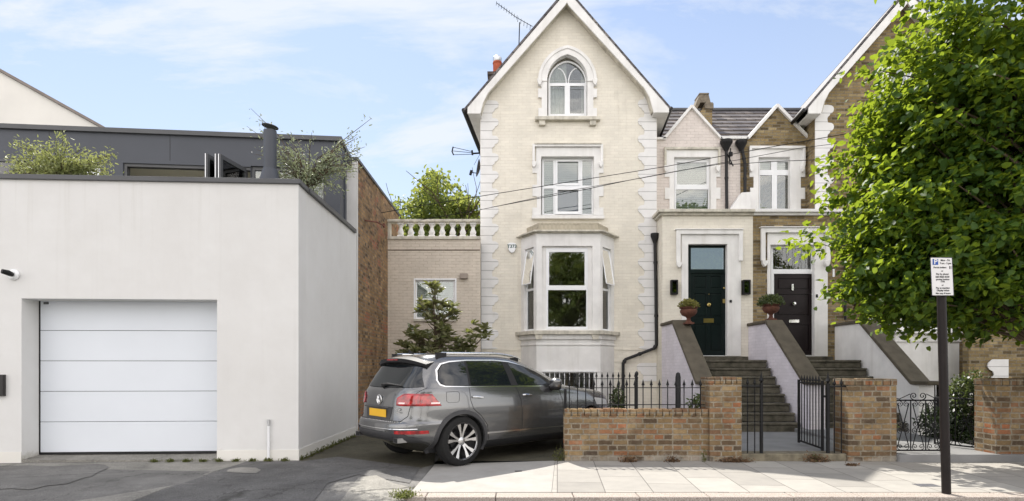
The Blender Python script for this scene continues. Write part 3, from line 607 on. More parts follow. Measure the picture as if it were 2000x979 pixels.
MB().rect(FX, 766, 693.5, 802, 699, -0.02, -0.001).build('lintel', STUC, ex)
MB().rect(FX, 768, 695, 800, 721, 0.1, 0.12).build('cellar_window', GLD, ex)
q = MB(); q.rect(FX, 898, 534, 913, 544, -0.10, -0.001); q.build('vent_box', plain('grey_brown_box', (0.33, 0.28, 0.24), 0.7), label='small beige vent box on the extension wall above its window', cat='vent', bev=0.008)
bl = thing('balustrade', 'white stone balustrade along the extension roof terrace', 'balustrade', (FX.px(848, 0)[0], 15.65, wz(466)))
m = MB(); xl, xr = FX.px(757, 0)[0], FX.px(938, 0)[0]
m.box(xl-.03, xr, 15.50, 15.78, wz(434), wz(429)); m.build('top_rail', STUC, bl, bev=0.01)
MB().box(xl-.01, xr, 15.51, 15.77, wz(468), wz(462)).build('bottom_rail', STUC, bl, bev=0.01)
MB().box(xl-.01, xl+.07, 15.54, 15.74, wz(462)+.001, wz(434)-.001).build('end_pier', STUC, bl)
b0 = None; H0, H1_ = wz(462)+.001, wz(434)-.001; hh = H1_-H0
for i, xp in enumerate((781.7, 801.5, 822.2, 842.8, 863.2, 883.6, 903.6, 923.6)):
    xx = FX.px(xp, 0)[0]
    if b0 is None:
        m = MB(); m.box(xx-.085, xx+.085, 15.56, 15.72, H0, H0+.05*hh/.45); m.box(xx-.085, xx+.085, 15.56, 15.72, H1_-.05, H1_)
        m.lathe(xx, 15.64, [(0.05, H0+.04), (0.075, H0+hh*.2), (0.088, H0+hh*.34), (0.06, H0+hh*.5), (0.045, H0+hh*.66), (0.05, H0+hh*.72), (0.075, H0+hh*.80), (0.05, H1_-.045)], 14)
        b0 = m.build('baluster', STU, bl, smooth=True); bx0 = xx
    else: child_copy(b0, (xx-bx0, 0, 0))

# ================================================================== CREAM HOUSE
DM = 16.1
FM = YF(DM)
ch = thing('cream_gabled_house', 'tall cream painted brick gabled house with white scalloped quoins and bay window', 'house', (1.6, DM, 0))
z5 = lambda x, y: (880+x/3.263, y/3.263)
z6 = lambda x, y: (900+x/3.264, 260+y/3.264)
z7 = lambda x, y: (940+x/3.158, 430+y/3.158)
z8 = lambda x, y: (1240+x/3.059, 160+y/3.059)
zA = lambda x, y: (1260+x/3.264, 420+y/3.264)
def R4(f, a, b, c, d): p, q = f(a, b), f(c, d); return (p[0], p[1], q[0], q[1])
def arch(xl, xr, ys, ya, n=14, down=None):
    w = (xr-xl)/2; h = ys-ya; r = (w*w+h*h)/(2*w); c = xl+r; a1 = math.acos(max(-1, min(1, (xl+w-c)/r)))
    left = [(c+r*math.cos(math.pi-(math.pi-a1)*i/n), ys-r*math.sin(math.pi-(math.pi-a1)*i/n)) for i in range(n+1)]
    right = [(xl+xr-x, y) for x, y in reversed(left[:-1])]
    return left+right
def gable(fr, sh, parent, wmat, with_mid=True, wl=938, wr=1283, mid_hole=True, low=860):
    hs = [arch(1069+sh, 1147.5+sh, 155, 106)+[(1147.5+sh, 227), (1069+sh, 227)]]
    if mid_hole: hs.append(rc(*[v+(sh if i % 2 == 0 else 0) for i, v in enumerate(R4(z6, 512, 148, 850, 524))]))
    hs.append(rc(1040+sh, 470, 1175+sh, 646))          # room opening behind the bay
    outer = [(wl, low), (wl, 200), (953+sh, 178), (1108+sh, 2), (1261+sh, 178), (wr, 200), (wr, low)]
    m = MB(); m.slab(fr, [outer]+hs, 0, 0.3)
    # closing walls
    D = fr.o.y; xl = (wl-HX)*D/F; xr = (wr-HX)*D/F; ztop = EYE+(HY-214)*D/F
    sk = 0.10
    for xa, xb in ((xl, xl+0.25), (xr-0.25, xr)):
        m.prism([(xa, D+.301), (xb, D+.301), (xb+sk*9, D+9), (xa+sk*9, D+9)], -0.1, ztop)
    m.prism([(xl+sk*9, D+9), (xr+sk*9, D+9), (xr+sk*9, D+9.2), (xl+sk*9, D+9.2)], -0.1, ztop)
    m.slab(Fr(sk*9, D+9, 0), [[(fr.px(x, y)) for x, y in [(912+sh, 215), (1108+sh, 2), (1307+sh, 215)]]], 0, 0.2, px=False)
    return m.build('wall', wmat, parent)
W_ = gable(FM, 0, ch, PB)
def sloped_roof(parent, sh, D, mat=SL, back=9.0, spikes=False):
    fr = YF(D-0.34); P = lambda x, y: fr.px(x+sh, y)
    a, b, c = P(905, 213), P(1107.5, -25), P(1311, 210); th = 0.055; sk = 0.10
    m = MB()
    for lo in (a, c):
        dx, dz = b[0]-lo[0], b[1]-lo[1]; ln = math.hypot(dx, dz); nx, nz = -dz/ln, dx/ln
        if nz > 0: nx, nz = -nx, -nz
        q = [lo, b, (b[0]+nx*th, b[1]+nz*th), (lo[0]+nx*th, lo[1]+nz*th)]
        y0, y1 = D-0.34, D+back
        vs = [(p[0], y0, p[1]) for p in q]+[(p[0]+sk*(back+.34), y1, p[1]) for p in q]
        m.add(vs, [(0,1,2,3),(7,6,5,4),(0,4,5,1),(1,5,6,2),(2,6,7,3),(3,7,4,0)])
    r = m.build('roof', mat, parent)
    m = MB(); y0, y1 = D-0.33, D+back
    for lo, s_ in ((a, 1), (c, -1)):
        MB().tube([(lo[0]+s_*0.0, y0, lo[1]-0.02), (lo[0]+sk*(back), y1, lo[1]-0.02)], 0.055, 8).build('gutter', BLP, r)
    # soffit boxes
    m = MB(); s1 = P(914, 222); s2 = P(938, 222); s3 = P(1277, 220); s4 = P(1307, 220)
    for p, q in ((s1, s2), (s3, s4)):
        zz = p[1]; m.add([(p[0], D-.29, zz), (q[0], D-.29, zz), (q[0]+sk*back, D+back, zz), (p[0]+sk*back, D+back, zz), (p[0], D-.29, zz+.03), (q[0], D-.29, zz+.03), (q[0]+sk*back, D+back, zz+.03), (p[0]+sk*back, D+back, zz+.03)],
                         [(3,2,1,0),(4,5,6,7),(0,1,5,4),(1,2,6,5),(2,3,7,6),(3,0,4,7)])
    m.build('soffit', STU, r)
    # bargeboards
    fb = YF(D-0.33); m = MB()
    for pl in ([(913,222),(913,210),(1093,0),(1107.5,-18),(1107.5,5),(1103,11),(953.5,181),(944,199),(938,222)],
               [(1307,220),(1307,207),(1125,0),(1107.6,-18),(1107.6,5),(1111,11),(1258.5,172),(1269,190),(1277,220)]):
        m.slab(fb, [[(x+sh, y) for x, y in pl]], 0, 0.05)
    m.build('bargeboard', STU, r, bev=0.008)
    m = MB(); fb = YF(D-0.282)    # soffit strip between board and wall
    for pl in ([(916,219),(1107.5,-14),(1107.5,4),(955,178),(946,197),(940,219)], [(1304,217),(1107.6,-14),(1107.6,4),(1257,170),(1267,188),(1275,217)]):
        m.slab(fb, [[(x+sh, y) for x, y in pl]], 0, 0.27)
    m.build('verge_soffit', STUC, r)
    return r
RF = sloped_roof(ch, 0, DM)
# ridge cresting bits along left verge of roof are on the brick house
SC = [(0,.0),(7,.03),(10.5,.1),(12,.22),(11,.36),(8,.46),(4,.5),(4.5,.56),(2.5,.63),(0,.68),(-1,.8)]
def quoins(fr, xo, xi, y0, y1, side, parent, per=34.4, off=0.0):
    pts = [(xo, y0), ] ; e = []
    y = y0+off
    e.append((xi, y0))
    while y < y1:
        for dx, t in SC:
            yy = y+t*per
            if y0 < yy < y1: e.append((xi+side*dx, yy))
        y += per
    e.append((xi, y1)); pts = [(xo, y0)]+e+[(xo, y1)]
    MB().slab(fr, [pts], -0.025, -0.0008).build('quoins', QM, parent)
quoins(FM, 938.3, 962, 196, 682, 1, ch)
quoins(FM, 1282.5, 1258, 186, 683, -1, ch, off=8)
quoins(FM, 1282.5, 1256, 709, 745, -1, ch)
[MB().rect(FM, *q_, -0.02, -0.001).build('plinth_line', PB, ch) for q_ in ((1200, 682, 1257, 684), (939, 683, 1019, 685), (1200, 705, 1282, 707))]
def gothic(fr, sh, parent):
    X = lambda l: [(x+sh, y) for x, y in l]
    out = arch(1050.7, 1166, 158, 88)
    out += [(1166,167),(1159.5,168),(1159.5,173),(1166,173),(1166,190),(1159,190),(1159,211),(1166,211),(1166,227),(1051.5,227),(1051.5,211),(1058,211),(1058,190),(1051,190),(1051,173),(1057.5,173),(1057.5,168),(1050.7,167)]
    m = MB(); m.slab(fr, [X(out), X(arch(1069, 1147.5, 155, 106)+[(1147.5,226),(1069,226)])], -0.07, 0.12)
    m.slab(fr, [X(arch(1050.7, 1166, 158, 88)), X(arch(1056, 1160.5, 158.2, 94)),], -0.095, -0.0701)
    s = m.build('window_surround', STU, parent, bev=0.006)
    for xx in (1054, 1162.5): MB().slab(fr, [X([(xx-5,153),(xx+5,153),(xx+4,160),(xx+1.5,165),(xx-1.5,165),(xx-4,160)])], -0.14, -0.0955).build('label_stop', STU, s, bev=0.01)
    m = MB(); m.slab(fr, [X(rc(1045.5, 226.8, 1172.7, 233.5))], -0.14, 0.1); m.slab(fr, [X(rc(1053,234,1065,244))], -0.10, -0.001); m.slab(fr, [X(rc(1152,234,1164.5,244))], -0.10, -0.001)
    m.build('window_sill', STUC, s, bev=0.008)
    d = 0.14; l1 = X(arch(1071, 1145.5, 161, 118.5)+[(1145.5,226),(1071,226)])
    f = MB(); f.slab(fr, [l1, X(arch(1073.5, 1143, 161, 122))], d, d+.05)
    f = MB(); f.slab(fr, [l1, X(arch(1073.7, 1142.8, 161.2, 122)+[(1142.8,162.4),(1073.7,162.4)]), X(rc(1075, 168, 1103, 223)), X(rc(1113, 168, 1141, 222))], d, d+.06)
    # tracery
    for s_ in (-1, 1):
        pts = []
        for i in range(9):
            a = i/8; x_ = 1108.2+s_*(2+18*(1-math.cos(a*math.pi/2.15))*1.0); y_ = 162-29*math.sin(a*math.pi/2.1)
            pts.append(fr.w(*(lambda q: (q[0], d+.03, q[1]))(fr.px(x_+sh, y_, d))))
        f.tube(pts, 0.018, 6)
    ff = f.build('window', WP, s)
    g = MB(); g.slab(fr, [X(arch(1073, 1143.5, 161.2, 121)+[(1143.5,224),(1073,224)])], d+.025, d+.031); g.build('pane', GL, ff)
    if sh == 0:
        m = MB()
        def curtain(x0, x1, y0, y1):
            a, b = fr.px(x0, y0, d+.15), fr.px(x1, y1, d+.15); n = 24; v = []; 
            for i in range(n+1):
                u_ = a[0]+(b[0]-a[0])*i/n; w_ = d+.15+.03*math.sin(i*1.9)
                v += [fr.w(u_, w_, a[1]), fr.w(u_, w_, b[1])]
            m.add(v, [(2*i, 2*i+2, 2*i+3, 2*i+1) for i in range(n)])
        curtain(1070, 1107, 112, 227); curtain(1135, 1147, 112, 227)
        m.build('curtain', CUR, ff, recalc=False)
gothic(FM, 0, ch)
# middle window
def toothed(f, xs, ys, pat):  # not used outside
    pass
m = MB()
body = [z6(480,92), z6(892,92), z6(892,180), z6(910,180), z6(910,255), z6(882,255), z6(882,330), z6(910,330), z6(910,403), z6(882,403), z6(882,475), z6(910,475), z6(910,523),
        z6(456,523), z6(456,475), z6(485,475), z6(485,403), z6(457,403), z6(457,330), z6(485,330), z6(485,255), z6(457,255), z6(457,180), z6(480,180)]
m.slab(FM, [body, rc(*R4(z6, 513, 149, 849, 522))], -0.03, 0.10); ms = m.build('window_surround', STU, ch, bev=0.006)
m = MB(); m.slab(FM, [[z6(457,68), z6(908,68), z6(908,178), z6(892,178), z6(892,84), z6(473,84), z6(473,178), z6(457,178)]], -0.10, -0.0005, at=-.1); m.build('hood_mould', STU, ms, bev=0.01)
for xx in (468, 896): MB().slab(FM, [[z6(xx-14,179), z6(xx+14,179), z6(xx+10,200), z6(xx+3,214), z6(xx-5,214), z6(xx-12,200)]], -0.13, -0.031).build('label_stop', STU, ms, bev=0.012)
MB().rect(FM, *R4(z6, 470, 62, 900, 68), -0.13, -0.001).build('hood_top', STUC, ms)
MB().rect(FM, *R4(z6, 453, 524, 916, 545), -0.12, 0.1).build('window_sill', STU, ms, bev=0.006)
panes = [R4(z6, 530, 176, 590, 335), R4(z6, 530, 354, 590, 515), R4(z6, 616, 182, 749, 320), R4(z6, 617, 362, 750, 500), R4(z6, 775, 176, 834, 335), R4(z6, 775, 354, 834, 515)]
window(ms, FM, R4(z6, 518, 156, 848, 521), panes, 0.13, blind=[(R4(z6, 518, 156, 600, 520), BL2), (R4(z6, 602, 156, 760, 340), BL1), (R4(z6, 602, 341, 760, 520), BLD), (R4(z6, 762, 156, 846, 520), BL1)], bd=0.11) if False else None
def win(parent, fr, outer, panes, d, blinds=(), glass=GL, fmat=WP):
    """window as a part: frame mesh; panes and blinds its sub-parts"""
    return window(parent, fr, outer, panes, d, glass, fmat, [b for b in blinds], 0.11)
mw = win(ch, FM, R4(z6, 518, 156, 848, 521), panes, 0.13, [(R4(z6, 518, 156, 600, 520), BL2), (R4(z6, 601, 156, 760, 340), BL1), (R4(z6, 601, 341, 760, 520), BLD), (R4(z6, 761, 156, 847, 520), BL1)])
m = MB(); m.slab(FM, [rc(*R4(z6, 602, 342, 766, 517)), rc(*R4(z6, 617, 362, 750, 500))], 0.07, 0.128); m.slab(FM, [rc(*R4(z6, 606, 172, 758, 334)), rc(*R4(z6, 616, 182, 749, 322))], 0.10, 0.129); m.build('sash', WP, mw, bev=0.004)
# bay window
YB_ = 15.45
BL_, FL_, FR_, BR_ = (0.258, DM), (0.670, YB_), (2.426, YB_), (2.923, DM)
bay = MB(); FBY = YF(YB_)
zy = lambda y: FBY.px(0, y)[1]
aL = math.atan2(FL_[1]-BL_[1], FL_[0]-BL_[0]); aR = math.atan2(BR_[1]-FR_[1], BR_[0]-FR_[0])
FLs, FRs = Fr(BL_[0], BL_[1], aL), Fr(FR_[0], FR_[1], aR)
lL = math.hypot(FL_[0]-BL_[0], FL_[1]-BL_[1]); lR = math.hypot(BR_[0]-FR_[0], BR_[1]-FR_[1])
ztf = z7(0, 80)[1]; zo0, zo1 = zy(z7(0, 160)[1]), zy(z7(0, 678)[1])
bay.slab(FBY, [[z7(340,82), z7(735,82), z7(735,770), z7(340,770)], rc(*R4(z7, 375, 160, 685, 678))], 0, 0.14)
bay.slab(FLs, [[(0, zy(z7(0,770)[1])), (lL-.001, zy(z7(0,770)[1])), (lL-.001, zy(ztf)), (0, zy(ztf))], [(0.18, zo1), (lL-.14, zo1), (lL-.14, zo0+0.0), (0.18, zo0)]], 0.001, 0.12, px=False)
bay.slab(FRs, [[(0.001, zy(z7(0,770)[1])), (lR, zy(z7(0,770)[1])), (lR, zy(ztf)), (0.001, zy(ztf))], [(0.14, zo1), (lR-.18, zo1), (lR-.18, zo0), (0.14, zo0)]], 0.001, 0.12, px=False)
def off(plan, e): # enlarge bay plan
    return [(plan[0][0]-e*1.25, plan[0][1]), (plan[1][0]-e*0.55, plan[1][1]-e), (plan[2][0]+e*0.55, plan[2][1]-e), (plan[3][0]+e*1.25, plan[3][1])]
PL = [BL_, FL_, FR_, BR_]
zbase = zy(728); bay.prism(off(PL, 0.0), zbase, zy(z7(0, 770)[1])-.001)
bp_ = bay.build('bay_window', STU, ch, bev=0.006)
m = MB(); m.prism(off(PL, 0.05), zy(z7(0, 82)[1])+.001, zy(z7(0, 76)[1])); m.prism(off(PL, 0.12), zy(z7(0, 76)[1])+.0005, zy(z7(0, 66)[1])); m.build('cornice', STUC, bp_, bev=0.008)
m = MB(); pl = off(PL, -0.02); zt_ = zy(z7(0, 66)[1]); m.prism(pl, zt_, zt_+.06); m.prism([(0.42, DM), (0.74, YB_+.05), (2.36, YB_+.05), (2.75, DM)], zt_+.06, zy(z7(0, 14)[1])); m.build('parapet', brick('weathered_parapet', None, (0.22, 0.2, 0.16), rh=0.3, bw=0.11, paint=(0.50, 0.45, 0.35)), bp_)
m = MB(); m.prism(off(PL, 0.14), zy(z7(0, 706)[1]), zy(z7(0, 682)[1])); m.build('bay_sill', STUC, bp_, bev=0.012)
m = MB(); m.prism(off(PL, 0.05), zy(z7(0, 735)[1]), zy(z7(0, 706)[1])-.001); m.prism(off(PL, 0.025), zy(z7(0, 772)[1]), zy(z7(0, 764)[1]))
m.build('moulding', STU, bp_, bev=0.008)
[MB().slab(FBY, [[z7(a,702), z7(a+50,702), z7(a+42,735), z7(a+8,735)]], -0.11, -0.051).build('sill_bracket', STUC, bp_) for a in (330, 680)]
def baywin(fr, outer, panes, d, px=True):
    m = MB(); m.slab(fr, [outer]+panes, d, d+.06, px=px); f = m.build('window', WP, bp_, bev=0.004)
    g = MB(); [g.slab(fr, [p], d+.025, d+.03, px=px) for p in panes]; return f, g
# sub-parts only go three deep: frames and panes are both sub-parts of the bay
m = MB(); m.slab(FBY, [rc(*R4(z7, 400, 172, 657, 672)), rc(*R4(z7, 418, 197, 638, 403)), rc(*R4(z7, 412, 432, 648, 658))], 0.07, 0.13); m.build('window_frame', WP, bp_, bev=0.005)
m = MB(); m.slab(FBY, [rc(*R4(z7, 375, 160, 685, 678)), rc(*R4(z7, 399.5, 171.5, 657.5, 672.5))], 0.075, 0.12); m.build('inner_jamb', STU, bp_)
m = MB(); m.rect(FBY, *R4(z7, 416, 195, 640, 405), 0.10, 0.106); m.rect(FBY, *R4(z7, 410, 430, 650, 660), 0.10, 0.106); m.build('pane', GL, bp_)
for fr, l, u0, u1 in ((FLs, lL, 0.18, lL-.14), (FRs, lR, 0.14, lR-.18)):
    m = MB(); zm = (zo0+zo1)/2; m.slab(fr, [[(u0, zo1), (u1, zo1), (u1, zo0), (u0, zo0)], [(u0+.04, zo1+.05), (u1-.04, zo1+.05), (u1-.04, zm-.03), (u0+.04, zm-.03)], [(u0+.04, zm+.03), (u1-.04, zm+.03), (u1-.04, zo0-.05), (u0+.04, zo0-.05)]], 0.07, 0.10, px=False)
    m.build('side_window_frame', WP, bp_)
    # opened top-hung sash
    zb_ = zm+.14; out = -0.10; q = [Vector(fr.w(u0+.02, 0.06, zo0-.04)), Vector(fr.w(u1-.02, 0.06, zo0-.04)), Vector(fr.w(u1-.02, out, zb_)), Vector(fr.w(u0+.02, out, zb_))]
    m = MB(); [m.tube([q[i], q[(i+1) % 4]], 0.018, 4) for i in range(4)]; m.build('open_sash', WP, bp_)
    MB().add([tuple(v) for v in q], [(0,1,2,3)]).build('sash_pane', glassmat('sash_glass', (.3, .33, .32), .25), bp_, recalc=False)
    m = MB(); m.slab(fr, [[(u0, zo1), (u1, zo1), (u1, zm), (u0, zm)]], 0.085, 0.088, px=False); m.build('side_pane', GL, bp_)
# basement below the bay, with white bars
m = MB(); m.slab(FBY, [[(1048,728.5),(1172.7,728.5),(1172.7,830),(1048,830)], rc(1062, 729, 1160, 770)], 0, 0.14)
m.prism([BL_, (FL_[0]-.001, FL_[1]+.001), (FL_[0]+.1, FL_[1]+.15), (BL_[0]+.15, BL_[1])], -.1, zbase-.001); m.prism([(FR_[0]-.1, FR_[1]+.15), (FR_[0]+.001, FR_[1]+.001), BR_, (BR_[0]-.15, BR_[1])], -.1, zbase-.001); bb = m.build('basement_wall', STU, bp_)
MB().rect(FBY, 1060, 727, 1162, 772, 0.10, 0.105).build('basement_pane', GLD, bp_)
m = MB()
for i in range(11):
    xp = 1064+i*9.6; u_, z1_ = FBY.px(xp, 726.5); _, z0_ = FBY.px(xp, 769); m.tube([(u_, YB_-.03, z0_), (u_, YB_-.05, z1_-.12), (u_, YB_-.02, z1_-.05), (u_, YB_-.05, z1_)], 0.011, 5)
m.rect(FBY, 1060, 724.5, 1164, 726.5, -0.05, -0.001); m.build('window_bars', WP, bp_)
# alarm box
q = thing('alarm_box', 'white shield shaped burglar alarm box on the cream wall', 'alarm', (0.0, DM, FM.px(1000, 484)[1]))
c = MB(); c.slab(FM, [[(992,476),(996,474),(1004,474),(1008,476),(1007.5,486),(1005,491),(1000,494.5),(995,491),(992.5,486)]], -0.09, -0.002); c.build('case', WP, q, bev=0.015)
ax, az = FM.px(1000, 481.5, -.09); text('T373', 0.13, (ax, DM-.0915, az), plain('alarm_teal', (0.02, 0.08, 0.07), 0.5), q, bold=0.004)
# antenna and dishes
def aer(name, label, pts_list, loc, cat='antenna', mat=BLK):
    m = MB()
    for pts, r in pts_list: m.tube(pts, r, 5)
    return m.build(name, mat, label=label, cat=cat)
w3 = lambda x, y, Y: ((x-HX)*Y/F, Y, EYE+(HY-y)*Y/F)
aer('roof_aerial', 'long thin television aerial on a mast above the left roof slope', [([w3(1013.5, 95, 18), w3(1015, 44, 18)], 0.018), ([w3(970, 6, 17.5), w3(1008, 34, 18), w3(1040, 52, 18.3)], 0.010)] +
    [([w3(970+i*5, 3+i*3.4, 17.6), w3(969+i*5, 11+i*3.4, 17.7)], 0.007) for i in range(9)]+[([w3(1012+i*6, 33+i*4, 18), w3(1011+i*6, 43+i*4, 18)], 0.008) for i in range(5)], None)
aer('wall_aerial', 'small aerial with three rods reaching left from the side of the cream house', [([w3(885, 287, 16.3), w3(883, 296, 16.3), w3(886, 303, 16.3)], 0.02), ([w3(886, 288, 16.3), w3(921, 296, 16.4)], 0.008), ([w3(884, 295, 16.3), w3(921, 298.5, 16.4)], 0.008), ([w3(886, 302.5, 16.3), w3(921, 301.5, 16.4)], 0.008), ([w3(922, 294, 16.4), w3(923, 303, 16.4)], 0.03), ([w3(923, 300, 16.4), w3(939, 299, 16.6)], 0.025), ([w3(926, 322, 16.5), w3(938, 300, 16.6)], 0.006)], None)
q = thing('satellite_dish', 'grey satellite dish fixed to the left side of the cream house', 'satellite dish', w3(937, 328, 16.7))
c = MB(); c.lathe(0, 0, [(0.001, 0), (0.12, 0.015), (0.22, 0.05), (0.26, 0.07)], 24, cap=False); c.xform(Matrix.Translation(w3(938, 329, 16.7)) @ Matrix.Rotation(R(-80), 4, 'Y') @ Matrix.Diagonal((1.0, 0.8, 1, 1))); dd = c.build('dish', DG, q, smooth=True); sm = dd.modifiers.new('s', 'SOLIDIFY'); sm.thickness = .012
c = MB(); c.tube([w3(934, 339, 16.7), w3(921, 337, 16.6)], 0.012, 6); c.tube([w3(921, 333, 16.6), w3(918.5, 342, 16.6)], 0.04, 8); c.build('receiver_arm', BLK, q)
# chimney left with red pot
q = thing('chimney', 'dark chimney stack with orange pot and metal cowl behind the left roof slope', 'chimney', w3(970, 200, 18.5))
a = YF(18.5); c = MB(); c.rect(a, 954, 141, 978, 260, 0, 0.5); c.rect(a, 952, 141, 980, 147, -.05, .55, at=0); c.build('stack', plain('sooty_brick', (0.09, 0.07, 0.06), 0.9, 0.3, 8), q)
px_, _ = a.px(971, 0); yy = 18.75; zz = lambda y: a.px(0, y)[1]
MB().lathe(px_, yy, [(0.14, zz(142)), (0.145, zz(118)), (0.16, zz(117)), (0.15, zz(114))], 18).build('pot', POT, q, smooth=True)
MB().lathe(px_, yy, [(0.125, zz(114)), (0.15, zz(110)), (0.15, zz(106)), (0.09, zz(102)), (0.02, zz(101))], 18).build('cowl', GALV, q, smooth=True)

# ---- link range (set back, between the gables) and porch
DLK = 16.6; FK = YF(DLK); DP = 15.5; FP = YF(DP)
zk = lambda y: FK.px(0, y)[1]
m = MB()
m.slab(FK, [[(1270,430), (1270,271), (1297,271), (1350,208), (1407,270), (1446,270), (1446,430)], rc(*R4(z8, 234, 448, 454, 772))], 0, 0.25)
lkw = m.build('link_wall', PB3, ch)
body = [z8(178,388), z8(512,388), z8(512,568), z8(487,568), z8(487,632), z8(512,632), z8(512,700), z8(487,700), z8(487,770), z8(207,770), z8(207,700), z8(180,700), z8(180,632), z8(207,632), z8(207,568), z8(178,568)]
MB().slab(FK, [body, rc(*R4(z8, 235, 449, 453, 769))], -0.03, 0.1).build('link_surround', STU, lkw, bev=0.006)
MB().slab(FK, [[z8(177,388), z8(513,388), z8(513,500), z8(500,500), z8(500,402), z8(190,402), z8(190,500), z8(177,500)]], -0.09, -0.031, at=-.09).build('hood_mould', STUC, lkw, bev=0.01)
for xx in (188, 500): MB().slab(FK, [[z8(xx-13,498), z8(xx+13,498), z8(xx+10,520), z8(xx+2,535), z8(xx-4,535), z8(xx-11,520)]], -0.13, -0.032).build('label_stop', STU, lkw, bev=0.012)
win(ch, FK, R4(z8, 236, 450, 452, 770), [R4(z8, 250, 482, 428, 614), R4(z8, 246, 643, 438, 768)], 0.10, [(R4(z8, 238, 452, 450, 768), BL1)])
m = MB(); m.slab(FK, [[(1292,273), (1348,207), (1352,207), (1411,273), (1406,273), (1350,212.5), (1299,273)]], -0.08, 0.27, at=0); m.rect(FK, 1270, 270, 1300, 274, -0.08, 0.27, at=0); m.rect(FK, 1406, 268, 1446, 273, -.08, .27, at=0); m.build('gable_coping', STU, lkw, bev=0.005)
# porch: cream half
m = MB(); xpl = FP.px(1294, 0)[0]; m.slab(FP, [[(1294,860), (1294,420), (1470.5,420), (1470.5,860)], rc(*R4(zA, 272, 184, 526, 899))], 0, 0.25)
m.box(xpl, xpl+.25, DP+.251, DLK, -0.1, FP.px(0, 420)[1]); pc = m.build('porch_wall', PB, ch)
m = MB(); m.slab(FP, [[zA(233,118), zA(612,118), zA(612,900), zA(233,900)], rc(*R4(zA, 275, 186, 524, 897))], -0.03, 0.12); ps = m.build('door_surround', STU, pc, bev=0.006)
m = MB(); m.slab(FP, [[zA(200,92), zA(625,92), zA(625,292), zA(600,292), zA(600,122), zA(228,122), zA(228,300), zA(200,300)]], -0.09, -0.0315, at=-.09); m.rect(FP, *R4(zA, 195, 86, 630, 93), -0.12, -0.001); m.build('hood_mould', STU, pc, bev=0.012)
m = MB(); m.slab(FP, [[zA(203,300), zA(236,300), zA(234,318), zA(224,334), zA(214,334), zA(205,318)]], -0.13, -0.032); m.build('label_stop', STU, pc, bev=0.012)
def frontdoor(parent, outer, fr_rects, leafrect, panels, mat, fmat, fan, d=0.12, glass=GLD):
    x0, y0, x1, y1 = outer
    f = MB().slab(FP, [rc(*outer), rc(*fan), rc(*leafrect)], d, d+.09).build('door_frame', fmat, parent, bev=0.005)
    MB().rect(FP, *fan, d+.03, d+.036).build('fanlight_pane', glass, f)
    return f
def doorleaf(parent, leafrect, panels, mat, d=0.15):
    m = MB(); m.slab(FP, [rc(*leafrect)]+[rc(*p) for p in panels], d, d+.05)
    for p in panels: m.rect(FP, *p, d+.022, d+.05); m.rect(FP, p[0]+2.2, p[1]+2.2, p[2]-2.2, p[3]-2.2, d+.006, d+.0215)
    return m.build('door', mat, parent, bev=0.004)
frontdoor(ch, R4(zA, 276, 187, 523, 896), None, R4(zA, 288, 370, 519, 892), None, None, GRD, R4(zA, 292, 207, 507, 346))
dr = doorleaf(ch, R4(zA, 288, 370, 519, 892), [R4(zA, 312, 390, 390, 468), R4(zA, 415, 390, 488, 468), R4(zA, 312, 500, 390, 650), R4(zA, 415, 500, 488, 650), R4(zA, 312, 695, 390, 865), R4(zA, 415, 695, 488, 865)], GRD)
def knob(parent, x, y, r, mat, d=0.15, name='door_knob'):
    u_, z_ = FP.px(x, y, d); c = MB(); c.lathe(0, 0, [(r*.55, 0), (r*.45, .02), (r, .035), (r*.9, .06), (r*.3, .07)], 16); c.xform(Matrix.Translation((u_, DP+d-.0005, z_)) @ Matrix.Rotation(R(90), 4, 'X')); c.build(name, mat, parent, smooth=True)
knob(dr, *zA(403, 574), 0.055, BRASS); knob(dr, *zA(403, 507), 0.016, BRASS, name='spy_hole'); knob(dr, *zA(499, 468), 0.025, BRASS, name='lock')
MB().rect(FP, *R4(zA, 495, 536, 510, 562), 0.135, 0.1495).build('lock_plate', BRASS, dr)
MB().slab(FP, [rc(*R4(zA, 373, 660, 438, 687)), rc(*R4(zA, 380, 667, 431, 681))], 0.138, 0.1495).rect(FP, *R4(zA, 380, 667, 431, 681), 0.145, 0.1497).build('letter_plate', BRASS, dr)
MB().rect(FP, *R4(zA, 539, 542, 553, 558), -0.045, -0.031).build('door_bell', BLK, ps)
# porch cornice over both doors
cc = MB(); xa = FP.px(1290, 0)[0]; xb = FP.px(1668, 0)[0]; z1c, z2c, z3c = FP.px(0, 421.5)[1], FP.px(0, 417)[1], FP.px(0, 411)[1]
cc.box(xa-.03, FP.px(1470.5, 0)[0], DP-.08, DLK-.002, z1c, z2c); cc.box(xa-.09, FP.px(1470.5, 0)[0], DP-.16, DLK-.002, z2c+.0005, z3c); cc.build('porch_cornice', STUC, pc, bev=0.012)

# ================================================================== BRICK HOUSE
bh = thing('brick_gabled_house', 'yellow brick gabled house with slate roof behind the big lime tree', 'house', (11.3, DM, 0))
SH = 666
gable(FM, SH, bh, YB, wl=1592, wr=1955)
RF2 = sloped_roof(bh, SH, DM)
quoins(FM, 1592.3, 1617, 205, 700, 1, bh)
gothic(FM, SH, bh)
m = MB(); fr = YF(DM-0.34)      # slate ends along the left verge
for i in range(26):
    t = i/26; x_ = 905+SH+(1107.5-905)*t; y_ = 213+(-27-213)*t; a = fr.px(x_, y_); m.box(a[0]-.03, a[0]+.05, DM+2.0, DM+2.25, a[1]-.05, a[1]+.1)
m = MB(); m.slab(FM, [rc(1660+SH-600, 300, 1830+SH-600, 425)], -.03, -.001)
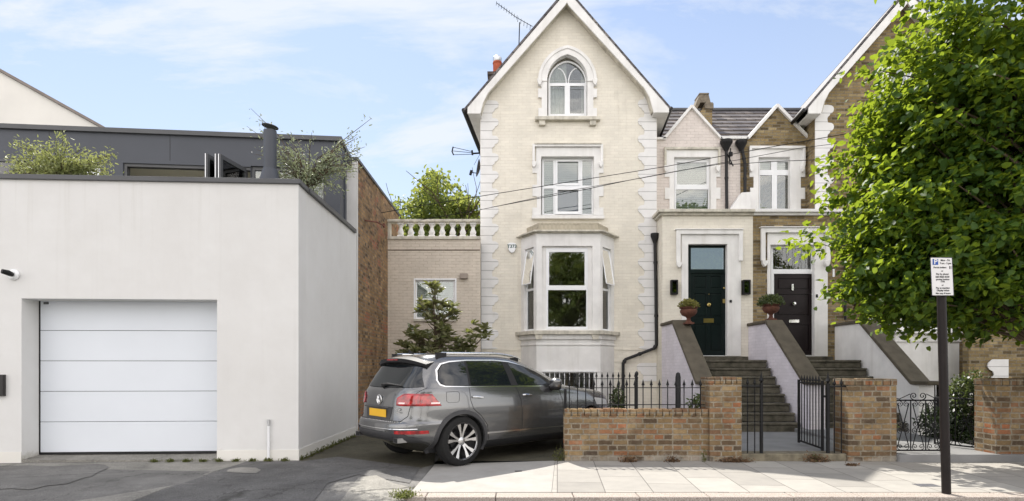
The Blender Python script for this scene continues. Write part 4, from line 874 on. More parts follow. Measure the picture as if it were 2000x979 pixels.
# link, brick half
m = MB(); m.slab(FK, [[(1446.5,430), (1446.5,270), (1460,270), (1517,208), (1578,272), (1592,272), (1592,430)], rc(*R4(z8, 738, 448, 930, 762))], 0, 0.25); lk2 = m.build('link_wall', YB, bh)
m = MB(); m.slab(FK, [[(1455,273), (1515,205), (1519,205), (1584,273), (1578,273), (1517,211.5), (1462,273)]], -0.08, 0.27, at=0); m.rect(FK, 1446.5, 268, 1460, 273, -.08, .27, at=0); m.build('gable_coping', STU, lk2, bev=0.005)
body = [z8(688,382), z8(1018,382), z8(1018,568), z8(992,568), z8(992,632), z8(1018,632), z8(1018,700), z8(992,700), z8(992,765), z8(690,765), z8(690,632), z8(710,632), z8(710,568), z8(686,568)]
MB().slab(FK, [body, rc(*R4(z8, 740, 449, 928, 761))], -0.03, 0.12).build('link_surround', STU, lk2, bev=0.006)
MB().slab(FK, [[z8(686,381), z8(1020,381), z8(1020,500), z8(1007,500), z8(1007,397), z8(700,397), z8(700,500), z8(686,500)]], -0.09, -0.031, at=-.09).build('hood_mould', STU, lk2, bev=0.01)
for xx in (700, 1006): MB().slab(FK, [[z8(xx-13,498), z8(xx+13,498), z8(xx+10,520), z8(xx+2,535), z8(xx-4,535), z8(xx-11,520)]], -0.13, -0.032).build('label_stop', STU, lk2, bev=0.012)
win(bh, FK, R4(z8, 741, 450, 927, 760), [R4(z8, 748, 478, 814, 526), R4(z8, 849, 478, 918, 526), R4(z8, 748, 558, 819, 758), R4(z8, 849, 558, 920, 758)], 0.10, [(R4(z8, 742, 452, 926, 545), BL2)])
MB().slab(FK, [[(1425,410.5), (1449,376), (1466,375), (1466,410.5)]], -0.28, -0.031).build('sloped_parapet', STU, lk2, bev=0.01)
# porch: brick half
m = MB(); m.slab(FP, [[(1470.8,860), (1470.8,420), (1650,420), (1650,860)], rc(*R4(zA, 792, 168, 1086, 899))], 0, 0.25); xq = FP.px(1650, 0)[0]; m.box(xq-.25, xq, DP+.251, DM+.4, -.1, FP.px(0, 420)[1]); pb = m.build('porch_wall', YB, bh)
m = MB(); m.slab(FP, [[zA(780,100), zA(1165,100), zA(1165,902), zA(780,902)], rc(*R4(zA, 800, 190, 1080, 899))], -0.03, 0.12); ps2 = m.build('door_surround', STU, pb, bev=0.006)
m = MB(); m.slab(FP, [[zA(742,78), zA(1184,78), zA(1184,292), zA(1156,292), zA(1156,112), zA(770,112), zA(770,290), zA(742,290)]], -0.10, -0.0315, at=-.1); m.rect(FP, *R4(zA, 738, 72, 1188, 79), -0.14, -0.001); m.build('hood_mould', STU, pb, bev=0.014)
for xx in (767, 1166): MB().slab(FP, [[zA(xx-18,290), zA(xx+18,290), zA(xx+14,312), zA(xx+4,328), zA(xx-4,328), zA(xx-14,312)]], -0.14, -0.032).build('label_stop', STU, pb, bev=0.012)
frontdoor(bh, R4(zA, 801, 192, 1079, 898), None, R4(zA, 822, 375, 1068, 894), None, None, WP, R4(zA, 816, 212, 1060, 346))
m = MB(); fd = 0.146
for i in range(1, 12): a = FP.px(*zA(816+i*20.3, 212), fd); b = FP.px(*zA(816+i*20.3, 346), fd); m.tube([(a[0], DP+fd, a[1]), (a[0]+.03*(-1)**i, DP+fd, (a[1]+b[1])/2), (a[0], DP+fd, b[1])], 0.003, 4)
m.build('leaded_bars', DG2, ps2)
d2 = doorleaf(bh, R4(zA, 822, 375, 1068, 894), [R4(zA, 845, 405, 1045, 475), R4(zA, 845, 505, 1045, 640), R4(zA, 845, 700, 1045, 870)], BRD)
MB().rect(FP, *R4(zA, 935, 440, 948, 482), 0.115, 0.1495).build('knocker', CHR, d2, bev=0.005)
knob(d2, *zA(945, 567), 0.05, CHR); knob(d2, *zA(1057, 510), 0.02, CHR, name='lock')
MB().rect(FP, *R4(zA, 918, 668, 982, 686), 0.138, 0.1495).build('letter_plate', CHR, d2)
MB().rect(FP, *R4(zA, 1090, 506, 1102, 526), -0.045, -0.031).build('door_bell', BLK, ps2)
cc = MB(); xm = FP.px(1470.5, 0)[0]+.001; cc.box(xm, xb, DP-.08, DLK-.002, z1c, z2c); cc.box(xm, xb+.06, DP-.16, DLK-.002, z2c+.0005, z3c); cc.build('porch_cornice', STU, pb, bev=0.012)
# bay of the brick house, mostly behind leaves
dX = 10.1-0.258; SHX = lambda p: (p[0]+dX, p[1]); PL2 = [SHX(p) for p in PL]
m = MB(); fb2 = Fr(PL2[1][0], YB_); wd = PL2[2][0]-PL2[1][0]
m.slab(fb2, [[(0, zo1-.3), (wd, zo1-.3), (wd, zy(ztf)), (0, zy(ztf))], [(0.2, zo1), (wd-.2, zo1), (wd-.2, zo0), (0.2, zo0)]], 0, .14, px=False)
l2 = Fr(PL2[0][0], PL2[0][1], aL); r2 = Fr(PL2[2][0], PL2[2][1], aR)
for fr, l, a_, b_ in ((l2, lL-.001, .1, .12), (r2, lR, .12, .1)): m.slab(fr, [[(0.001, zo1-.3), (l, zo1-.3), (l, zy(ztf)), (0.001, zy(ztf))], [(a_, zo1), (l-b_, zo1), (l-b_, zo0), (a_, zo0)]], 0.001, .12, px=False)
m.prism(PL2, 1.1, zo1-.301); b2 = m.build('bay_window', STU, bh, bev=0.006)
m = MB(); m.prism(off(PL2, .05), zy(z7(0,82)[1])+.001, zy(z7(0,76)[1])); m.prism(off(PL2, .12), zy(z7(0,76)[1])+.0005, zy(z7(0,66)[1])); m.build('cornice', STU, b2)
m = MB(); m.prism(off(PL2, .14), zo1-.1, zo1-.01); m.build('bay_sill', STU, b2, bev=.01); m = MB(); m.prism(off(PL2, .04), zo1-.32, zo1-.101); m.build('moulding', STU, b2)
m = MB(); zm = (zo0+zo1)/2
for fr, a_, b_ in ((fb2, .2, wd-.2), (l2, .1, lL-.121), (r2, .12, lR-.1)): m.slab(fr, [[(a_, zo1), (b_, zo1), (b_, zo0), (a_, zo0)], [(a_+.06, zo1+.06), (b_-.06, zo1+.06), (b_-.06, zm-.03), (a_+.06, zm-.03)], [(a_+.06, zm+.03), (b_-.06, zm+.03), (b_-.06, zo0-.06), (a_+.06, zo0-.06)]], .06, .10, px=False)
m.build('window_frame', WP, b2)
m = MB(); [m.slab(fr, [[(a_, zo1), (b_, zo1), (b_, zo0), (a_, zo0)]], .08, .085, px=False) for fr, a_, b_ in ((fb2, .2, wd-.2), (l2, .1, lL-.121), (r2, .12, lR-.1))]; m.build('pane', GLD, b2)
m = MB(); m.slab(fb2, [[(0, -.1), (wd, -.1), (wd, 1.098), (0, 1.098)], [(0.35, .1), (wd-.15, .1), (wd-.15, 1.0), (0.35, 1.0)]], 0, .14, px=False); m.prism([PL2[0], (PL2[1][0]-.001, PL2[1][1]), (PL2[1][0]+.1, PL2[1][1]+.15), (PL2[0][0]+.15, PL2[0][1])], -.1, 1.099); m.prism([(PL2[2][0]-.1, PL2[2][1]+.15), (PL2[2][0]+.001, PL2[2][1]), PL2[3], (PL2[3][0]-.15, PL2[3][1])], -.1, 1.099); m.build('basement_wall', STU, b2)
m = MB(); [m.tube([(PL2[1][0]+.38+i*.12, YB_-.02, .1), (PL2[1][0]+.38+i*.12, YB_-.02, 1.02)], .01, 5) for i in range(11)]; m.build('window_bars', WP, b2)
m = MB(); m.slab(fb2, [[(0.35, .1), (wd-.15, .1), (wd-.15, 1.0), (0.35, 1.0)]], .1, .105, px=False); m.build('basement_pane', GLD, b2)
# neighbouring brick range at the far right
nb = thing('brick_side_range', 'lower brick building with a white quoin block at the right edge', 'building', (15, 15.6, 0))
MB().slab(YF(15.6), [[(1957,860), (1957,300), (2500,300), (2500,860)]], 0, 3).build('wall', brick('brown_brick', MIXB, (0.2, 0.18, 0.15), rh=0.083), nb)
MB().slab(YF(15.6), [[(1970,702), (1970,738), (1936,738), (1942,733), (1940,726), (1933,722), (1929,716), (1931,709), (1939,702)]], -0.9, -0.87, at=-.9).build('quoin_block', QM, nb)
m = MB(); m.slab(YF(14.75), [[(1892,860), (1892,642), (2400,642), (2400,860)]], 0, 0.2); m.build('garden_side_wall', YB, nb)

# link roof (slate) and its stack
lr = thing('link_roof', 'low slate roof between the two gables behind the pair of small gablets', 'roof', (6, 18, 8.2))
zr_ = EYE+(HY-216)*19.5/F; xL, xR = 3.9, 9.4
m = MB(); m.add([(xL, 16.8, zk(272)-.25), (xR+.6, 16.8, zk(272)-.25), (xR+1.4, 19.5, zr_), (xL, 19.5, zr_), (xL, 16.8, zk(272)-.35), (xR+.6, 16.8, zk(272)-.35), (xR+1.4, 19.5, zr_-.1), (xL, 19.5, zr_-.1)], [(0,1,2,3),(7,6,5,4),(0,4,5,1),(1,5,6,2),(2,6,7,3),(3,7,4,0)])
# slate courses as real laps
m2 = MB(); n = 11; z0_ = zk(272)-.25
for i in range(n):
    a, b = i/n, (i+1)/n; y0, y1 = 16.8+2.7*a, 16.8+2.7*b; za, zb2 = z0_+(zr_-z0_)*a, z0_+(zr_-z0_)*b
    m2.yprism([(y0, za+.035), (y1+.02, zb2+.008), (y1+.02, zb2-.01), (y0, za)], xL, xR+.6+.8*a)
m.build('roof_deck', BARK, lr); m2.build('slates', SL, lr)
m = MB(); m.tube([(xL, 19.5, zr_+.02), (xR+1.4, 19.5, zr_+.02)], .07, 8); m.build('ridge', DG2, lr)
m = MB(); m.add([(xL, 19.5, zr_), (xR+1.4, 19.5, zr_), (xR+1.4, 22, z0_), (xL, 22, z0_)], [(0,1,2,3)]); m.build('rear_slope', SL, lr, recalc=False)
# gablet roofs behind the two little gables
m = MB()
for xc, hw in ((1351, 56), (1518, 61)):
    A_, B_, C_ = FK.px(xc-hw, 271), FK.px(xc, 209.5), FK.px(xc+hw, 271)
    for p, q in ((A_, B_), (B_, C_)): m.add([(p[0], DLK+.2, p[1]), (q[0], DLK+.2, q[1]), (q[0], DLK+2.0, q[1]), (p[0], DLK+2.0, p[1])], [(0,1,2,3)])
m.build('gablet_slates', SL, lr, recalc=False)
m = MB(); a = FK.px(1412, 268); m.add([(a[0], DLK+.3, a[1]), (a[0]+.5, DLK+.3, a[1]), (a[0]+.6, DLK+.9, a[1]+.25), (a[0]+.2, DLK+.9, a[1]+.25)], [(0,1,2,3)]); m.build('flashing', POT, lr, recalc=False)
q = thing('brick_chimney', 'short yellow brick chimney stack between the two gables', 'chimney', w3(1378, 215, 18.2))
a = YF(18.2); m = MB(); m.rect(a, 1378, 213, 1391, 260, 0, .5); m.add([w3(1359, 232, 18.2), w3(1378, 203, 18.2), w3(1378, 262, 18.2), w3(1359, 262, 18.2)]+[tuple(Vector(w3(x, y, 18.2))+Vector((0, .5, 0))) for x, y in ((1359,232), (1378,203), (1378,262), (1359,262))], [(0,1,2,3),(7,6,5,4),(0,4,5,1),(1,5,6,2),(2,6,7,3),(3,7,4,0)]); m.build('stack', YB, q)
m = MB(); m.rect(a, 1376, 203, 1393, 213, -.04, .54, at=0); m.rect(a, 1378, 200.5, 1392, 203, -.02, .52, at=0); m.slab(a, [[(1366,184), (1384,184), (1388,200), (1377,200.4), (1368,200)]], 0.02, .45); m.rect(a, 1366, 181.5, 1385, 184, 0, .5, at=0); m.slab(a, [[(1366,186), (1368,200.5), (1356,222), (1353,220)]], 0, .5); m.build('cap', plain('old_stone', (0.20, 0.17, 0.13), .9, .3, 9), q)

# downpipes
def pipe(label, pts, r, hop=None, name='downpipe'):
    q = thing(name, label, 'downpipe', pts[-1]); MB().tube(pts, r, 10).build('pipe', BLP, q, smooth=True)
    if hop:
        c = MB(); x_, y_, z_, rr_ = hop; c.lathe(x_, y_, [(rr_*.35, z_-.22), (rr_*.6, z_-.14), (rr_, z_-.02), (rr_*1.1, z_), (rr_*1.1, z_+.08)], 14); c.build('hopper', BLP, q, smooth=True)
    m = MB(); 
    for p, s_ in zip(pts[:-1], pts[1:]):
        p, s_ = Vector(p), Vector(s_); n_ = max(1, int((p-s_).length/1.4))
        for i in range(n_): c_ = p.lerp(s_, (i+.5)/n_); d_ = (s_-p).normalized(); m.tube([c_-d_*.03, c_+d_*.03], r*1.25, 10)
    m.build('pipe_bracket', BLP, q, smooth=True)
yp = DM-.12
pipe('black downpipe running down beside the porch then slanting to the basement', [w3(1279, 466, yp), w3(1281, 560, yp), w3(1282, 674, yp), w3(1277, 681, yp), w3(1222, 702, yp), w3(1217, 710, yp), w3(1217, 800, yp)], 0.045, (*w3(1279, 466, yp)[:2], w3(0, 462, yp)[2], .11))
yk = DLK-.10
pipe('left of the two black hopper downpipes between the gablets', [w3(1418.5, 285, yk), w3(1419.5, 411, yk)], .045, (*w3(1418.5, 280, yk)[:2], w3(0, 280, yk)[2], .16))
pipe('right of the two black hopper downpipes between the gablets', [w3(1448, 288, yk), w3(1451, 300, yk), w3(1455, 320, yk), w3(1455, 378, yk)], .045, (*w3(1447.5, 281, yk)[:2], w3(0, 281, yk)[2], .15))
pipe('thin dark downpipe at the corner of the brick porch', [w3(1650, 445, DP-.06), w3(1651, 625, DP-.06)], .035)
q = MB(); 
for a_, b_ in (((1427,290), (1424,320)), ((1420,300), (1432,325)), ((1424,318), (1432,322))): q.tube([w3(*a_, DLK-.15), w3(*b_, DLK-.2)], .018, 5)
q.tube([w3(1427, 298, DLK-.2), w3(1427, 305, DLK-.2)], .06, 8); q.build('cable_bracket', BLK, label='small black cable bracket fixed between the two hopper downpipes', cat='bracket')

# meter boxes / small wall bits
q = MB(); q.rect(FP, *R4(zA, 1197, 345, 1208, 395), -.02, -.001); q.build('wall_tube', WP, label='thin white strip on the brick wall right of the brown door', cat='fitting')
q = MB(); q.rect(YF(DM), 1289, 708, 1297, 732, -.12, -.001); q.build('meter_box', GALV, label='small grey meter box low on the cream wall beside the steps', cat='meter box', bev=.02)
for x0, x1, lab in ((167, 211, 'dark lantern on the cream wall left of the green door'), (626, 674, 'dark lantern on the cream wall right of the green door')):
    a = zA(x0, 413); b = zA(x1, 506); q = thing('wall_lantern', lab, 'lantern', FP.w(FP.px(a[0], 0)[0], -.1, FP.px(0, b[1])[1]), group='lanterns beside the green door')
    q.location = FP.w((FP.px(*a)[0]+FP.px(*b)[0])/2, 0, FP.px(*b)[1]); BASE[q.name] = Vector(q.location)
    MB().slab(FP, [[a, (b[0], a[1]), b, (a[0], b[1])], [(a[0]+2.4, a[1]+3), (b[0]-2.4, a[1]+3), (b[0]-2.4, b[1]-3), (a[0]+2.4, b[1]-3)]], -.13, -.002).build('lantern_frame', BLK, q, bev=.005)
    MB().rect(FP, a[0]+2, a[1]+2.6, b[0]-2, b[1]-2.6, -.10, -.09).build('lantern_glass', glassmat('lantern_glass', (.1, .14, .13), .1), q)
    MB().rect(FP, a[0]+2, a[1]+2.6, b[0]-2, b[1]-2.6, -.02, -.0021).build('back_plate', BLK, q)
# cables
def cable(label, pts, r=.011):
    P_ = [Vector(w3(*p)) for p in pts]; out = []
    for a, b in zip(P_[:-1], P_[1:]):
        for i in range(6): out.append(a.lerp(b, i/6))
    out.append(P_[-1]); MB().tube(out, r, 5).build('overhead_cable', BLK, label=label, cat='cable', group='cables crossing the house fronts')
cable('uppermost cable crossing the cream house front above its middle window sill', [(744,416,14.2), (840,399,14.5), (938,383.5,14.7), (1115,355,15), (1300,325.5,14.9), (1480,292,14), (1650,262,13), (1850,225,11.5)], .009)
cable('middle cable crossing the house fronts and the brick link window', [(820,430,14.6), (938,410,15), (1115,372,15.2), (1270,345,15), (1400,320,14.7), (1560,290,14.2), (1700,272,13.5)], .007)
cable('lowest pale cable crossing the cream house front', [(960,405,15.4), (1115,376,15.3), (1230,352,15.1), (1330,333,15.0), (1424,318,16.0)], .009)
cable('cable running right from the bracket past the brick link window', [(1424,322,16.2), (1500,316,15.7), (1580,313,15), (1680,305,14)], .009)

# ================================================================== STAIRS
def flight(x0, x1, label):
    q = thing('entrance_steps', label, 'steps', ((x0+x1)/2, 12.4, 0), group='stone flights up to the front doors')
    for k_ in range(8):
        y0 = 12.55+k_*.236; z1 = .04+.203*(k_+1); yb = y0+.236+.03 if k_ < 7 else 15.49
        s_ = MB(); s_.box(x0, x1, y0+.03, yb, z1-.203-(0 if k_ else .1), z1-.055); s_.box(x0, x1, y0, yb+(-.031 if k_ < 7 else 0), z1-.054, z1); s_.build('step', STEP, q, bev=.018)
    return q
flight(4.50, 6.44, 'mossy stone flight of steps rising to the green door'); flight(6.90, 8.82, 'mossy stone flight of steps rising to the brown door')
MB().rect(FP, 1337, 696.5, 1462, 704, -.30, .2).build('threshold_slab', STEP, ch, bev=.012)
MB().rect(FP, 1500, 696.5, 1628, 704, -.30, .2).build('threshold_slab', STEP, bh, bev=.012)
def stairwall(x0, x1, mat, label, flat_end=False):
    q = thing('stair_wall', label, 'wall', ((x0+x1)/2, 13.4, 0), group='sloping walls beside the front steps')
    zk_ = 2.60; z12 = 1.10
    prof = [(12.30, -.1), (15.495, -.1), (15.495, zk_), (14.35, zk_), (12.50, z12), (12.30, z12)]
    MB().yprism(prof, x0+.05, x1-.05).build('wall', mat, q)
    c = .085; e = 12.12 if not flat_end else 11.95
    MB().yprism([(15.49, zk_+.001), (14.36, zk_+.001), (12.50, z12+.001), (e, z12+.001), (e, z12+c), (12.48, z12+c), (14.33, zk_+c), (15.49, zk_+c)], x0, x1).build('coping', COPE, q, bev=.02)
    return q
stairwall(4.07, 4.49, PBW, 'sloping white stair wall with dark coping left of the green door steps'); stairwall(6.45, 6.89, PBW, 'sloping pale lilac stair wall with dark coping between the two front doors'); stairwall(8.83, 9.27, STU, 'sloping white stair wall with dark coping right of the brown door', True)
# urns
def urn(x_, y_, z_, rs, label, green, fl=None):
    q = thing('plant_urn', label, 'urn', (x_, y_, z_), group='planted urns on the stair walls')
    MB().box(x_-.11, x_+.11, y_-.11, y_+.11, z_, z_+.04).lathe(x_, y_, [(.10, z_+.04), (.055, z_+.08), (.045, z_+.14), (.07, z_+.18), (.16, z_+.22), (.205, z_+.29), (.21, z_+.34), (.18, z_+.37), (.225, z_+.40), (.23, z_+.42), (.19, z_+.42)], 24).build('urn_pot', TER, q, smooth=True)
    n = 900; c = np.random.normal(size=(n, 3)); c = unit(c)*(np.random.rand(n, 1)**.4); c[:, 2] = np.abs(c[:, 2])*.95-.12
    pos = c*np.array([rs, rs, rs*.85])+np.array([x_, y_, z_+.45]); nr = unit(c+rnd(n)*.6+np.array([0, 0, .4])); build_leaves('foliage', green, q, [leaf_mesh(pos, nr, unit(rnd(n)+c), np.random.uniform(.035, .07, n), .7)])
urn(4.42, 14.10, 2.56, .24, 'terracotta urn with yellow-green plant on the leftmost stair wall', leafmat('yellow_green', (.10, .11, .03), (.30, .26, .08), (.4, .4, .1)))
urn(6.72, 14.62, 2.69, .34, 'terracotta urn with dark green plant between the two front doors', LF_S)
urn(9.05, 14.55, 2.69, .27, 'terracotta urn in tree shade on the rightmost stair wall', LF_S)

# ================================================================== FRONT BOUNDARY
WY = 8.90; FW = YF(WY)
gw = thing('brick_garden_wall', 'low multicoloured brick garden wall with taller end pier beside the car', 'wall', (2.2, 9, 0))
zw = FW.px(0, 799)[1]; x0 = FW.px(1103, 0)[0]; x1 = FW.px(1384, 0)[0]; x2 = FW.px(1446, 0)[0]
def edge_wall(m, xa, xb, y0, y1, z1, n): # brick-on-edge top, slightly uneven
    w = (xb-xa)/n
    for i in range(n): m.box(xa+i*w+.004, xa+(i+1)*w-.004, y0+random.uniform(-.006, .006), y1+random.uniform(-.006, .006), z1, z1+.105+random.uniform(-.007, .007))
def ragged(m, xa, xb, y0, y1, z0, z1):
    """wall body with a wobbly front face"""
    nx, nz = max(4, int((xb-xa)/.06)), max(4, int((z1-z0)/.06)); v = []; 
    for j in range(nz+1):
        for i in range(nx+1):
            e = 0 if i in (0, nx) or j in (0, nz) else 1
            v.append((xa+(xb-xa)*i/nx, y0+e*random.uniform(-.004, .004), z0+(z1-z0)*j/nz))
    f = [(j*(nx+1)+i, j*(nx+1)+i+1, (j+1)*(nx+1)+i+1, (j+1)*(nx+1)+i) for j in range(nz) for i in range(nx)]; k = len(v)
    v += [(xa, y1, z0), (xb, y1, z0), (xb, y1, z1), (xa, y1, z1)]
    f += [(k+1, k, k+3, k+2), tuple([j*(nx+1) for j in range(nz, -1, -1)]+[k, k+3]), tuple([j*(nx+1)+nx for j in range(nz+1)]+[k+2, k+1]), tuple([nz*(nx+1)+i for i in range(nx, -1, -1)]+[k+3, k+2][0:2])]
    m.add(v, f)
m = MB(); ragged(m, x0, x1-.001, WY, WY+.23, -.05, zw-.11); m.build('wall', GB, gw)
m = MB(); edge_wall(m, x0, x1-.002, WY-.006, WY+.236, zw-.109, 22); m.build('coping', GB, gw, bev=.01)
m = MB(); ragged(m, x1, x2, WY-.05, WY+.36, -.05, FW.px(0, 750, -.05)[1]); m.build('pier', GB, gw)
m = MB(); edge_wall(m, x1-.01, x2+.01, WY-.06, WY+.37, FW.px(0, 750, -.05)[1]+.001, 6); m.build('pier_cap', GB, gw, bev=.012)
def pier(xp0, xp1, ytop, label, d=.36, w=None, n=7):
    q = thing('brick_gate_pier', label, 'pier', (0, 0, 0)); xa, xb = FW.px(xp0, 0, -.05)[0], FW.px(xp1, 0, -.05)[0]; q.location = ((xa+xb)/2, WY, 0); BASE[q.name] = Vector(q.location)
    zt = FW.px(0, ytop, -.05)[1]; m = MB(); ragged(m, xa, xb, WY-.05, WY+d, -.05, zt-.10); m.build('shaft', GB, q); m = MB(); edge_wall(m, xa-.01, xb+.01, WY-.06, WY+d+.01, zt-.099, n); m.build('cap', GB, q, bev=.012)
pier(1657, 1751, 741, 'broad brick gate pier between the iron gate and the scroll gate')
pier(1945, 2110, 741, 'brick gate pier at the right edge beyond the scroll gate', n=12)
# thresholds and paths
m = MB(); m.box(x2+.001, FW.px(1657, 0, -.05)[0]-.001, WY-.02, WY+.28, -.05, .125); m.build('gate_threshold', plain('mossy_kerb', (.16, .14, .10), .9, .4, 8, .4, 50), label='mossy stone threshold under the open iron gate', cat='threshold', bev=.02)
m = MB(); m.add([(x2-.05, WY+.28, .12), (6.45, WY+.28, .12), (6.47, 12.6, .041), (4.4, 12.6, .041)], [(0,1,2,3)]); m.build('path', PATHM, kind='structure', recalc=False)
m = MB(); xg = FW.px(1751, 0, -.05)[0]+.001; m.prism([(xg, WY-.12), (8.3, WY-.12), (8.0, WY+.2), (8.4, 13), (xg+.3, 13), (xg, WY+.3)], -.05, .125); m.build('side_path', PATHM, kind='structure', bev=.03)
# flats for wall-foot mortar and weeds
# railings
def finial(m, x_, y_, z_, s=1.0):
    m.lathe(x_, y_, [(.008*s, z_), (.014*s, z_+.01), (.008*s, z_+.02), (.026*s, z_+.035), (.014*s, z_+.075), (.002, z_+.125*s)], 8)
def railing(label, fr, xa, xb, n, yr1, yr2, ytip, ybot, posts=(), rail=.010, group=None, halfrow=None):
    Y = fr.o.y; u0, z1 = fr.px(xa, yr1); u1, z2 = fr.px(xb, yr2); zt = fr.px(0, ytip)[1]; zb_ = fr.px(0, ybot)[1]
    q = thing('iron_railing', label, 'railing', ((u0+u1)/2, Y, zb_))
    for z_ in (z1, z2): MB().box(u0, u1, Y-.018, Y+.018, z_-.006, z_+.006).build('rail', BLK, q)
    p0 = None
    for i in range(n):
        u_ = u0+(u1-u0)*(i+.5)/n
        if p0 is None: m = MB(); m.tube([(u_, Y, zb_), (u_, Y, zt-.12)], .0085, 7); finial(m, u_, Y, zt-.125); p0 = m.build('picket', BLK, q, smooth=True); pu = u_
        else: child_copy(p0, (u_-pu, 0, 0))
    for xp, yt_, r_, ball in posts:
        u_, z_ = fr.px(xp, yt_); m = MB(); m.box(u_-r_, u_+r_, Y-r_, Y+r_, zb_-.12, z_-.1)
        if ball: m.lathe(u_, Y, [(r_, z_-.1), (r_*1.5, z_-.08), (r_*.9, z_-.06), (r_*1.7, z_-.03), (r_*1.6, z_), (r_*.4, z_+.025)], 10)
        m.build('post', BLK, q)
    return q
FRL = YF(WY+.115)
railing('black spearhead railing on top of the brick garden wall', FRL, 1104, 1376, 17, 757.5, 790.5, 741, 799, [(1104, 748, .02, False), (1243.5, 728, .017, True)])
railing('black spearhead railing behind the garden wall guarding the basement area', YF(11.9), 1084, 1246, 15, 740, 792, 727, 800, [])
def gatepanel(label, xa, xb, n, yt=752, yb=887, posts=()):
    Y = WY+.02; fr = YF(Y); u0, z1 = fr.px(xa, yt); u1, z2 = fr.px(xb, yb); q = thing('railing_panel', label, 'railing', ((u0+u1)/2, Y, z2))
    for z_ in (z1, z2): MB().box(min(u0,u1), max(u0,u1), Y-.012, Y+.012, z_-.012, z_+.012).build('rail', BLK, q)
    for i in range(n):
        u_ = u0+(u1-u0)*(i+1)/(n+1); m = MB(); m.tube([(u_, Y, z2), (u_, Y, z1)], .009, 7); finial(m, u_, Y, z1+.008); m.build('picket', BLK, q)
    for xp in posts:
        u_ = fr.px(xp, 0)[0]; m = MB(); m.box(u_-.020, u_+.020, Y-.020, Y+.020, z2-.04, z1+.05); finial(m, u_, Y, z1+.05, 1.5); m.build('post', BLK, q)
gatepanel('narrow fixed iron panel left of the gate opening', 1446, 1488, 2, 754, 887, (1487,)); gatepanel('narrow fixed iron panel between the gate post and the broad pier', 1616, 1657, 2, 755, 887, (1617,))
gt = thing('iron_gate', 'black spearhead iron gate standing open in front of the lilac stair wall', 'gate', (4.97, 9.02, .17), R(83), local=True)
zt2, zb2 = 1.05, .0
for z_ in (.02, zt2): MB().box(0, .98, -.012, .012, z_-.014, z_+.014).build('rail', BLK, gt)
for s_ in (0, .98): MB().box(s_-.018, s_+.018, -.018, .018, -.02, zt2+.05).build('stile', BLK, gt)
m = MB(); m.tube([(.0, -.03, .85), (.0, -.09, .85)], .02, 8); m.build('latch', BLK, gt); p0 = None
for i in range(7):
    u_ = .12*(i+1)+.01; m = MB(); m.tube([(u_, 0, .02), (u_, 0, zt2)], .009, 7); finial(m, u_, 0, zt2+.012)
    if p0 is None: p0 = m.build('picket', BLK, gt); pu = u_
    else: child_copy(p0, (u_-pu, 0, 0))
# scroll gates
def spiral(cx_, cz, r, turns, a0, s_=1, n=22):
    return [(cx_+r*(1-.85*i/n)*math.cos(a0+s_*turns*2*math.pi*i/n), 0, cz+r*(1-.85*i/n)*math.sin(a0+s_*turns*2*math.pi*i/n)) for i in range(n+1)]
def scroll_gate(label, loc, rz, w, h, n):
    q = thing('scroll_gate', label, 'gate', loc, rz, group='scrolled wrought iron gates', local=True)
    m = MB(); 
    for x_ in (0, w): m.tube([(x_, 0, -.02), (x_, 0, h)], .016, 6)
    for z_ in (0, h): m.tube([(0, 0, z_), (w, 0, z_)], .014, 6)
    m.build('frame', BLK, q); c = w/n; m = MB()
    for i in range(1, n): m.tube([(i*c, 0, 0), (i*c, 0, h)], .010, 5)
    m.build('bars', BLK, q); m = MB()
    for i in range(n):
        xc = (i+.5)*c
        for sx in (-1, 1):
            m.tube([(xc+sx*c*.38, 0, h-.05), (xc, 0, h*.5), (xc+sx*c*.38, 0, .06)], .008, 5)
            for zc, s_ in ((h-.06, 1), (h*.52, 1), (h*.40, -1), (.06, -1)): m.tube(spiral(xc+sx*c*.22, zc, .048, 1.4, R(90)*s_, sx), .006, 4)
    for sx in (-1, 1): m.tube(spiral(w/2+sx*.07, h+.07, .06, 1.4, R(-90), sx), .008, 4); m.tube([(w/2+sx*.13, 0, h+.10), (w/2+sx*.3, 0, h+.02), (w/2+sx*w*.48, 0, h+.03)], .008, 4)
    m.build('scrollwork', BLK, q)
scroll_gate('scrolled iron gate leaf beside the broad brick pier', (6.13, 9.0, .16), R(0), .72, .80, 3)
scroll_gate('scrolled iron gate leaf standing open below the flowering bush', (7.82, 9.02, .16), R(115), .95, .80, 3)

# ================================================================== PARKING SIGN
ps_ = thing('parking_sign', 'white parking restriction sign on a dark post at the kerb', 'sign', (5.10, 6.63, 0))
t_ = w3(1837, 505, 6.63); b_ = w3(1848.5, 966, 6.63)
MB().tube([(b_[0], 6.63, -.02), (t_[0]+.0, 6.63, t_[2])], .047, 16).build('post', plain('dark_brown_post', (.014, .010, .009), .5, .2, 5, spec=.25), ps_, smooth=True)
fs = YF(6.56); MB().slab(fs, [[(1818,503.5), (1859,504), (1862.5,577), (1821.5,577)]], 0, .006).build('sign_plate', SIGNW, ps_, bev=.002)
MB().slab(fs, [[(1816.8,502.3), (1860,502.8), (1863.7,578.2), (1820.3,578.2)]], .0065, .012).build('sign_border', SIGNK, ps_)
bk = Matrix.Identity(4)
def st(s_, x_, y_, h, mat=SIGNK, bold=.0003, sx=.92):
    u_, z_ = fs.px(x_, y_); text(s_, h*6.56/F*1.42, (u_, 6.5585, z_), mat, ps_, bold=bold, sx=sx)
MB().rect(fs, 1821.6, 506, 1832.5, 517.5, -.0015, -.0002).build('blue_panel', SIGNB, ps_)
u_, z_ = fs.px(1827, 511.8); text('P', .084, (u_, 6.5565, z_), SIGNW, ps_, bold=.0015)
